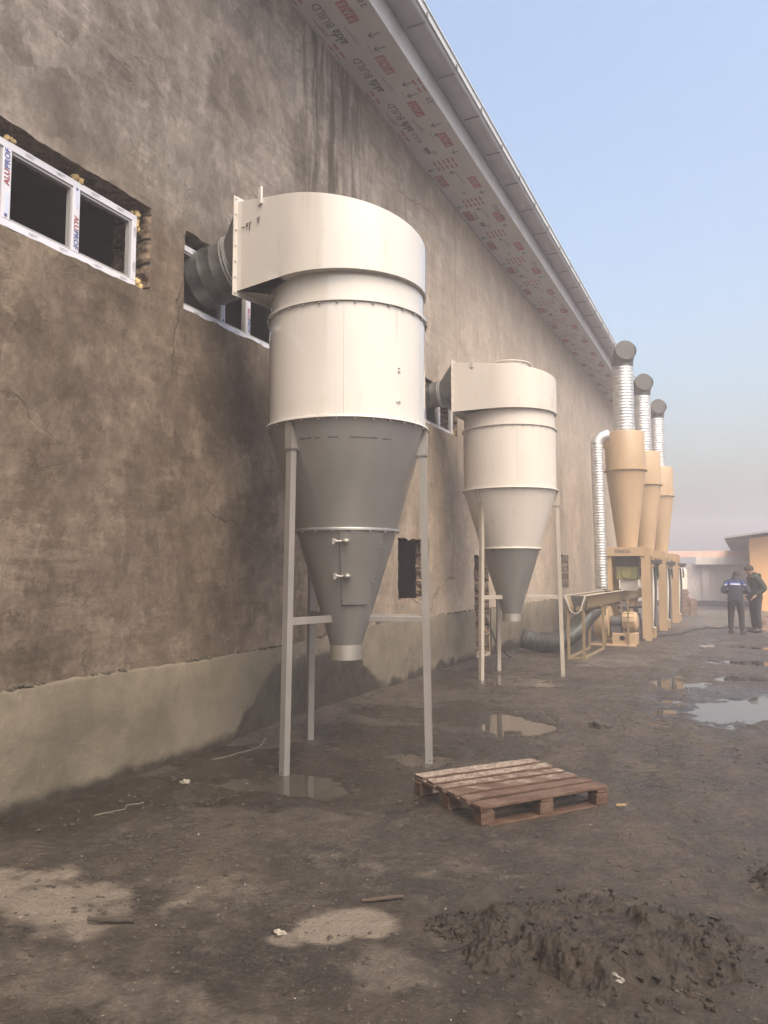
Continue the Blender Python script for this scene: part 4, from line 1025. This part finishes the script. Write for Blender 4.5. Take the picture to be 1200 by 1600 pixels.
# ------------------------------------------------------------------ mud heap
def heap(name, cx, cy, rx, ry, H, rot, label, res=170, seed=1, clods=500):
    n = res; xs = np.linspace(-1.35, 1.35, n); A, B = np.meshgrid(xs, xs, indexing='ij'); ca, sa = math.cos(rot), math.sin(rot)
    PX = cx + (A * rx) * ca - (B * ry) * sa; PY = cy + (A * rx) * sa + (B * ry) * ca
    q = np.sqrt(A ** 2 + B ** 2) + fbm(PX, PY, 3.0, 4, seed, .5) * .55 + fbm(PX, PY, 16, 3, seed + 40) * .10
    plat = sstep(1.08, .70, q)
    rid = 1 - np.abs(fbm(PX, PY, 3.3, 3, seed + 5)) * 2.2
    edge = np.exp(-((q - .80) / .20) ** 2)
    lump = np.abs(fbm(PX, PY, 11, 5, seed + 9, .62)) * .055 + np.abs(fbm(PX, PY, 34, 3, seed + 13, .6)) * .020
    lane = .5 + .5 * np.sin(B * 7.5 + fbm(PX, PY, 2, 3, seed + 3) * 3.0)
    Zh = plat * (H * .50 + H * .50 * lane * sstep(-.2, .6, rid)) + edge * H * .10 + lump * (plat * .30 + edge * .55) + fbm(PX, PY, 7, 5, seed + 30) * .030 * plat
    Zh = Zh - .06 * sstep(.95, 1.25, q) - .05 * sstep(1.15, 1.33, np.maximum(abs(A), abs(B))) + gh(PX, PY) * .6
    me = bpy.data.meshes.new(name); idx = np.arange(n * n).reshape(n, n)
    quads = np.stack([idx[:-1, :-1], idx[1:, :-1], idx[1:, 1:], idx[:-1, 1:]], -1).reshape(-1, 4)
    me.vertices.add(n * n); me.vertices.foreach_set('co', np.stack([PX.ravel(), PY.ravel(), Zh.ravel()], -1).ravel())
    me.loops.add(quads.size); me.loops.foreach_set('vertex_index', quads.ravel())
    me.polygons.add(len(quads)); me.polygons.foreach_set('loop_start', np.arange(0, quads.size, 4)); me.polygons.foreach_set('loop_total', np.full(len(quads), 4)); me.update(calc_edges=True)
    o = link_mesh(name, me, M_MUD, None, True); tag(o, label, 'mud heap')
    mb = MB()
    for i in range(clods):
        a = random.uniform(0, 2 * PI); rr = random.gauss(.98, .15) if i % 8 else random.uniform(.1, 1.25)
        lx, ly = rr * math.cos(a) * rx, rr * math.sin(a) * ry
        px, py = cx + lx * ca - ly * sa, cy + lx * sa + ly * ca
        ia = int(round((lx / rx + 1.35) / 2.7 * (n - 1))); ib = int(round((ly / ry + 1.35) / 2.7 * (n - 1)))
        z = max(gz(px, py), Zh[min(max(ia, 0), n - 1), min(max(ib, 0), n - 1)])
        s = .004 + .016 * random.random() ** 2.2; s *= 1.7 if random.random() < .05 else 1
        mb.blob((px, py, z + s * .2), s, i, 1, (1, 1, .8), .5)
    mb.build('mud_clods', M_MUD, o, False)['kind'] = 'stuff'
    return o
heap('mud_heap', 3.84, 3.52, .52, .42, .105, .30, 'dark lumpy heap of dug mud in the right foreground', 280, 3, 420)
heap('mud_heap', 4.72, 4.62, .30, .22, .06, .2, 'small low mud mound at the right edge beyond the big heap', 80, 8, 120)
heap('mud_heap', 3.28, 3.42, .20, .12, .018, .3, 'thin scatter of mud spilling left from the big heap', 90, 14, 260)

# scattered sticks, clods, stones
def lump(name, x, y, s, label, cat, mat, sq=(1, 1, .6), seed=1, sub=3, rz=0):
    mb = MB(); mb.blob((0, 0, 0), s, seed, sub, sq, .45); o = mb.build(name, mat, None, False); o.location = (x, y, gz(x, y) + s * sq[2] * .5); o.rotation_euler = (0, 0, rz); tag(o, label, cat); return o
lump('stone', 2.518, 3.001, .020, 'small pale flat stone on the ground left of the bright dry patch', 'stone', M_CHIP, (1.4, 1, .5), 2)
lump('stone', .55, 4.75, .024, 'white stone by the wall foot left of the nearest cyclone leg', 'stone', M_CHIP, (1.3, 1, .8), 5)
lump('mud_clod', 3.03, 8.25, .075, 'round dark clod on the yard beyond the pallet', 'clod', M_CLOD, (1.3, 1, .6), 7)
lump('ice_lump', 3.93, 3.16, .022, 'pale lump stuck in the front edge of the mud heap', 'lump', plain('dirty_ice', (.16, .15, .13), .4), (1.2, 1, .9), 9).location.z += .03
def stick(x, y, L, a, r, label, mat=None, name='stick'):
    mb = MB(); pts = [(x + math.cos(a) * L * (k / 7 - .5) + random.uniform(-.006, .006), y + math.sin(a) * L * (k / 7 - .5), gz(x, y) + r + .003 + random.uniform(0, .005)) for k in range(8)]
    mb.tube(pts, [r * random.uniform(.7, 1.1) for _ in pts], 7); o = mb.build(name, mat or M_STICK, None); tag(o, label, 'stick'); return o
stick(2.80, 3.47, .20, R(38), .010, 'short brown stick beside the bright dry patch')
o = stick(1.76, 2.77, .22, R(20), .013, 'crumbly dark strip of mud shaped like a stick on the left foreground', M_CLOD, 'mud_strip')
mb = MB(); 
for q in range(3): mb.box((3.62, 5.52 + q * .002, gz(3.6, 5.5) + .02 + q * .003), (.07, .012, .006), rz=.5)
tag(mb.build('wood_sliver', plain('fresh_wood', (.22, .15, .08))), 'fresh yellow sliver of wood by the right corner of the pallet', 'wood piece')
# crumbs: uncountable
def crumbs(name, N, smin, smax, mat, kind_seed, bounds, dens_bias, sq):
    r_ = np.random.default_rng(kind_seed); mb = MB(); base = [(1, 0, 0), (-.9, .2, 0), (.1, 1, 0), (0, -.9, .1), (.1, .1, .8), (0, 0, -.5)]
    fcs = [(0, 2, 4), (2, 1, 4), (1, 3, 4), (3, 0, 4), (2, 0, 5), (1, 2, 5), (3, 1, 5), (0, 3, 5)]
    n = 0; vs = []; fs = []
    P = np.stack([r_.uniform(bounds[0], bounds[1], N * 3), bounds[2] + (bounds[3] - bounds[2]) * r_.uniform(0, 1, N * 3) ** dens_bias], -1)
    keep = fbm(P[:, 0], P[:, 1], 1.3, 4, kind_seed) > r_.uniform(-.5, .35, len(P)); P = P[keep][:N]; H = gh(P[:, 0], P[:, 1])
    for (x, y), h in zip(P, H):
        s = smin + (smax - smin) * r_.uniform() ** 3.0; a = r_.uniform(0, 6.28); ca, sa = math.cos(a), math.sin(a); e = r_.uniform(.5, 1.5)
        for b in base:
            bx, by, bz = b[0] * e * r_.uniform(.7, 1.3), b[1] * r_.uniform(.7, 1.3), b[2] * sq * r_.uniform(.7, 1.3)
            vs.append((x + s * (bx * ca - by * sa), y + s * (bx * sa + by * ca), h + s * (bz + .15)))
        fs += [tuple(n + i for i in f) for f in fcs]; n += 6
    mb.add(vs, fs); o = mb.build(name, mat); tag(o, None, None, None, 'stuff'); return o
o = crumbs('soil_crumbs', 12000, .002, .018, M_CLOD, 5, (.25, 6.5, 2.0, 14), 1.8, .7)
o['label'] = 'small dark soil crumbs strewn over the muddy yard'; o['category'] = 'soil crumbs'
o = crumbs('pale_chips', 700, .002, .011, M_CHIP, 9, (.3, 6.5, 2.0, 14), 1.7, .35)
o['label'] = 'tiny pale chips strewn over the muddy yard'; o['category'] = 'chips'

# ------------------------------------------------------------------ background: ochre building, boundary wall, tank, bricks, heap
t = empty('ochre_building', (4.67, 35.8, 0), 0, 'ochre painted building with a grey overhanging sheet roof at the right edge', 'building')
mb = MB(); mb.box((6, 8, 1.52), (12, 16, 3.04)); mb.build('wall', M_OCHRE, t)
mb = MB(); mb.prism([(-.95, 3.02), (-.95, 3.10), (6, 4.05), (13, 3.10), (13, 3.02), (6, 3.97)], (0, -.9, 0), (1, 0, 0), (0, 0, 1), (0, 1, 0), 18); mb.build('roof', M_ROOF, t)
mb = MB(); mb.prism([(0, 3.04), (12, 3.04), (6, 3.88)], (0, .02, 0), (1, 0, 0), (0, 0, 1), (0, 1, 0), 15.9); mb.build('gable', M_OCHRE, t)
for k in range(8): 
    mb = MB(); mb.box((-.47, .2 + k * 2.1, 2.97), (.93, .08, .09)); mb.build('rafter', M_ROOF, t)
t = empty('boundary_wall', (2.5, 45.5, 0), R(6), 'pale concrete boundary wall with posts under a long pinkish beam across the background', 'wall')
mb = MB(); mb.box((0, 0, 1.05), (26, .12, 2.1)); mb.build('panel', M_CONC, t)
for k in range(7):
    mb = MB(); mb.box((-9 + k * 3, -.12, 1.2), (.35, .2, 2.4)); mb.build('post', M_CONC, t)
mb = MB(); mb.box((0, -.1, 2.62), (26, .35, .34)); mb.build('beam', M_PINK, t)
mb = MB(); 
for k in range(9): mb.box((-8 + k * 2, -.29, 2.62), (.12, .02, .40))
mb.build('beam_joint', M_PINK, t)
mb = MB(); mb.box((1.5, -.3, 2.25), (4, .5, .4)); mb.build('lintel', M_CONC, t)
t = empty('water_tank', (1.95, 32.2, 0), 0, 'white plastic tank standing on bricks behind the farthest tan cyclone', 'tank')
mb = MB(); mb.lathe([(.02, 1.98), (.12, 1.96), (.14, 1.90), (.38, 1.78), (.46, 1.68), (.47, 1.30), (.46, .98), (.02, .98)], 32); mb.build('shell', M_WHITE, t, True, 30)
mb = MB(); mb.lathe([(.0, 2.02), (.10, 2.01), (.10, 1.96)], 24); mb.build('lid', M_WHITE, t)
t = empty('brick_stack', (2.15, 32.0, 0), .2, 'stack of reddish bricks under the white tank', 'brick stack')
mb = MB()
for r_ in range(11):
    for c_ in range(3 if r_ > 6 else 4):
        for d_ in range(3): mb.box((-.42 + c_ * .27 + (.03 if r_ % 2 else 0), -.3 + d_ * .27, .045 + r_ * .087), (.25, .25, .075), rz=random.uniform(-.06, .06), jit=.008)
mb.build('bricks', M_BRICK, t)
heap('rubble_heap', 5.35, 24.6, .75, .6, .30, .2, 'low reddish rubble heap beside the two people', 70, 23, 160)
for o in [o for o in bpy.data.objects if o.name.startswith('rubble_heap')]:
    o['category'] = 'rubble heap'; o.data.materials[0] = M_BRICK
    for ch in o.children: ch.name = 'rubble_piece'; ch.data.materials[0] = M_BRICK
heap('soil_bank', 2.4, 40.5, 3.2, 1.2, .22, 0.1, 'low pale soil bank in front of the boundary wall', 80, 27, 60)
for o in [o for o in bpy.data.objects if o.name.startswith('soil_bank')]: o['category'] = 'soil bank'

# ------------------------------------------------------------------ people
def skin(name, joints, edges, mat, parent=None, sub=2, root=0):
    """joints: list of (co, rx, ry)"""
    me = bpy.data.meshes.new(name); me.from_pydata([j[0] for j in joints], edges, []); me.update()
    o = bpy.data.objects.new(name, me); COL.objects.link(o)
    m = o.modifiers.new('skin', 'SKIN'); m.use_smooth_shade = True; m.branch_smoothing = .5
    for i, j in enumerate(joints):
        sv = me.skin_vertices[0].data[i]; sv.radius = (j[1], j[2] if len(j) > 2 else j[1]); sv.use_root = (i == root)
    s = o.modifiers.new('sub', 'SUBSURF'); s.levels = sub; s.render_levels = sub
    dg = bpy.context.evaluated_depsgraph_get(); em = bpy.data.meshes.new_from_object(o.evaluated_get(dg)); o.modifiers.clear(); o.data = em
    em.materials.clear(); em.materials.append(mat); em.shade_smooth()
    if parent: o.parent = parent
    return o
def person(loc, rz, H, label, coat, coatlen, head_tilt, arms, trouser, yoke, cap, stance=.13, lean=.0):
    t = empty('person', loc, rz, label, 'person')   # faces local -y ... turned by rz
    k = H / 1.75
    def P(x, y, z): return (x * k, y * k, z * k)
    f = -1.0   # forward = -y
    hy = f * (.02 + lean); hz = 1.60 - head_tilt * .06
    J = []; E = []
    def j(x, y, z, r, r2=None): J.append((P(x, y, z), r * k, (r2 or r) * k)); return len(J) - 1
    pel = j(0, 0, .95, .14, .11); waist = j(0, f * lean * .3, 1.10, .135, .10); chest = j(0, f * lean * .7, 1.30, .155, .11); nb = j(0, f * lean, 1.45, .07, .07)
    nk = j(0, f * (lean + .02 + head_tilt * .05), 1.52, .055); hd = j(0, f * (lean + .05 + head_tilt * .10), hz + .02, .088, .10); tp = j(0, f * (lean + .05 + head_tilt * .10), hz + .10, .07, .085)
    E += [(pel, waist), (waist, chest), (chest, nb), (nb, nk), (nk, hd), (hd, tp)]
    wr = []
    for s in (-1, 1):
        sh = j(s * .17, f * lean, 1.42, .055); el = j(*arms[s][0], .042); w_ = j(*arms[s][1], .028); E += [(nb, sh), (sh, el), (el, w_)]
        hip = j(s * .09, 0, .90, .085); kn = j(s * (stance * .9), f * .02, .50, .055); an = j(s * stance, .01, .09, .036); to = j(s * (stance + .02), f * .13, .035, .03); E += [(pel, hip), (hip, kn), (kn, an), (an, to)]
        # hand: palm and five fingers
        d = (Vector(arms[s][1]) - Vector(arms[s][0])).normalized(); sd = d.cross(Vector((0, 0, 1))); sd = sd.normalized() if sd.length > .1 else Vector((0, 1, 0))
        pc = Vector(arms[s][1]) + d * .05; pal = j(*pc, .024, .03); E.append((w_, pal))
        for q in range(4):
            o_ = (q - 1.5) * .018; ln = (.07, .085, .08, .06)[q]
            p1 = pc + d * .035 + sd * o_; p2 = p1 + d * ln * .5 + Vector((0, 0, -.008)); p3 = p2 + d * ln * .4 + Vector((0, 0, -.02))
            a = j(*p1, .010); b = j(*p2, .009); c = j(*p3, .008); E += [(pal, a), (a, b), (b, c)]
        p1 = pc + sd * (-s) * .03 + d * .01; p2 = p1 + d * .03 + sd * (-s) * .015; a = j(*p1, .011); b = j(*p2, .010); E += [(pal, a), (a, b)]
    body = skin('body', J, E, M_SKIN, t, 1)
    hc = Vector(P(0, f * (lean + .055 + head_tilt * .10), hz + .035))
    # face features: nose, ears, brow
    mb = MB(); fd = Vector((0, f, -head_tilt * .5)).normalized()
    mb.blob(hc + fd * .105 * k + Vector((0, 0, -.01)), .018, 1, 2, (.7, 1, 1.3), .1)
    for s in (-1, 1): mb.blob(hc + Vector((s * .082 * k, .01, -.005)), .022, 2, 2, (.4, .8, 1.3), .1)
    mb.build('face_feature', M_SKIN, body, True)
    mb = MB()
    for s in (-1, 1): mb.blob(hc + fd * .092 * k + Vector((s * .03, 0, .022)), .010, 3, 1, (1.3, .5, .7), .05)
    mb.blob(hc + fd * .092 * k + Vector((0, 0, -.05)), .014, 3, 1, (1.6, .4, .35), .05); mb.build('eyes_and_mouth', M_HAIR, body, True)
    # knitted cap or hood
    mb = MB(); mb.lathe([(.100 * k, -.01), (.106 * k, .03), (.100 * k, .075), (.078 * k, .110), (.040 * k, .132), (.001, .138)], 28, hc + Vector((0, .008, .012))); mb.build('cap', cap, t, True)
    # coat over torso and arms
    J = []; E = []
    b = j(0, 0, coatlen, .205, .155); p_ = j(0, 0, .98, .195, .15); w_ = j(0, f * lean * .3, 1.12, .19, .145); c = j(0, f * lean * .7, 1.30, .205, .15); n_ = j(0, f * (lean + .0), 1.45, .10, .09); cl = j(0, f * (lean + .03), 1.50, .085, .08)
    E += [(b, p_), (p_, w_), (w_, c), (c, n_), (n_, cl)]
    for s in (-1, 1):
        sh = j(s * .19, f * lean, 1.40, .075); el = j(*arms[s][0], .065); mid = Vector(arms[s][0]).lerp(Vector(arms[s][1]), 1.0); wv = j(*mid, .052); E += [(n_, sh), (sh, el), (el, wv)]
    ct = skin('coat', J, E, coat, t, 2)
    if yoke:
        # blue yoke and reflective stripe wrapped over the upper back
        for (z0, z1, mt, nm) in ((1.365, 1.475, M_CBLUE, 'coat_yoke'), (1.325, 1.362, M_REFL, 'reflective_stripe')):
            mb = MB(); n = 26; vs = []
            for zz_ in (z0, z1):
                for i in range(n + 1):
                    u_ = -1 + 2 * i / n; dr = .02 * abs(u_) ** 2
                    vs.append(P(u_ * .245 * (1 if zz_ < 1.45 else .72), 0, zz_ - dr + (-.0 if zz_ < 1.4 else -.04 * abs(u_))))
            # project on the coat from behind
            res = []
            for v in vs:
                v = Vector(v); hit, pt, nn, ii = ct.ray_cast(Vector((v.x, 1.0, v.z)), Vector((0, -1, 0)))
                res.append((pt + Vector((0, .006, 0))) if hit else None)
            m_ = n + 1
            good = [v if v is not None else None for v in res]; fs = []
            for i in range(n):
                q = (i, i + 1, m_ + i + 1, m_ + i)
                if all(good[a] is not None for a in q): fs.append(q)
            mb.add([g_ if g_ is not None else (0, 0, 1.3) for g_ in good], fs); mb.build(nm, mt, ct, True)
    else:
        mb = MB(); mb.blob(Vector(P(0, .075, 1.47)), .085, 4, 3, (1.35, .7, .75), .12); mb.build('hood', coat, ct, True)
    mb = MB(); mb.lathe([(.098 * k, -.05), (.088 * k, .0), (.078 * k, .045), (.066 * k, .045), (.07 * k, .0)], 24, P(0, f * (lean + .02), 1.515)); mb.build('collar', coat, ct, True)
    # trousers
    J = []; E = []
    pe = j(0, 0, .96, .155, .12)
    for s in (-1, 1):
        hp = j(s * .095, 0, .86, .10); kn = j(s * (stance * .9), f * .02, .50, .078); an = j(s * stance, .01, .10, .062); E += [(pe, hp), (hp, kn), (kn, an)]
    skin('trousers', J, E, trouser, t, 2)
    for s in (-1, 1):
        mb = MB(); mb.blob(P(s * (stance + .012), f * .06, .045), .10, 3, 2, (.52, 1.35, .48), .06); mb.blob(P(s * stance, .0, .08), .06, 3, 2, (.8, .9, 1), .05); mb.build('shoe', M_BLK2, t, True)
    t.scale = (1.12, 1.12, 1.0)
    return t
# left man: back to us, head bent, forearms brought together in front
person((4.20, 22.05, gz(4.2, 22)), R(180 - 12), 1.68, 'person in navy jacket with blue yoke and pale stripe, back turned, head bent', M_NAVY, .80, 1.4,
       {-1: ((-.30, -.02, 1.13), (-.10, -.24, 1.12)), 1: ((.30, -.02, 1.13), (.10, -.24, 1.12))}, M_BLK2, True, M_HAIR, .13, .06)
person((4.68, 22.9, gz(4.6, 23)), R(180 + 118), 1.80, 'person in long dark green hooded coat and cap facing left, hand in pocket', M_GRN, .74, .6,
       {-1: ((-.29, .06, 1.14), (-.21, -.10, .96)), 1: ((.29, .08, 1.14), (.21, -.10, .96))}, M_BLK2, False, M_HAIR, .11, .03)

# ------------------------------------------------------------------ haze
mb = MB(); mb.box((0, 45, 4.55), (260, 190, 11.6))
m = bpy.data.materials.new('haze_air'); m.use_nodes = True; nt = m.node_tree; nt.nodes.clear()
pv = nt.nodes.new('ShaderNodeVolumePrincipled'); pv.inputs['Color'].default_value = (.88, .87, .93, 1); pv.inputs['Density'].default_value = .0078; pv.inputs['Anisotropy'].default_value = .2
ou = nt.nodes.new('ShaderNodeOutputMaterial'); nt.links.new(pv.outputs[0], ou.inputs['Volume'])
hz = mb.build('haze', m); tag(hz, kind='stuff')
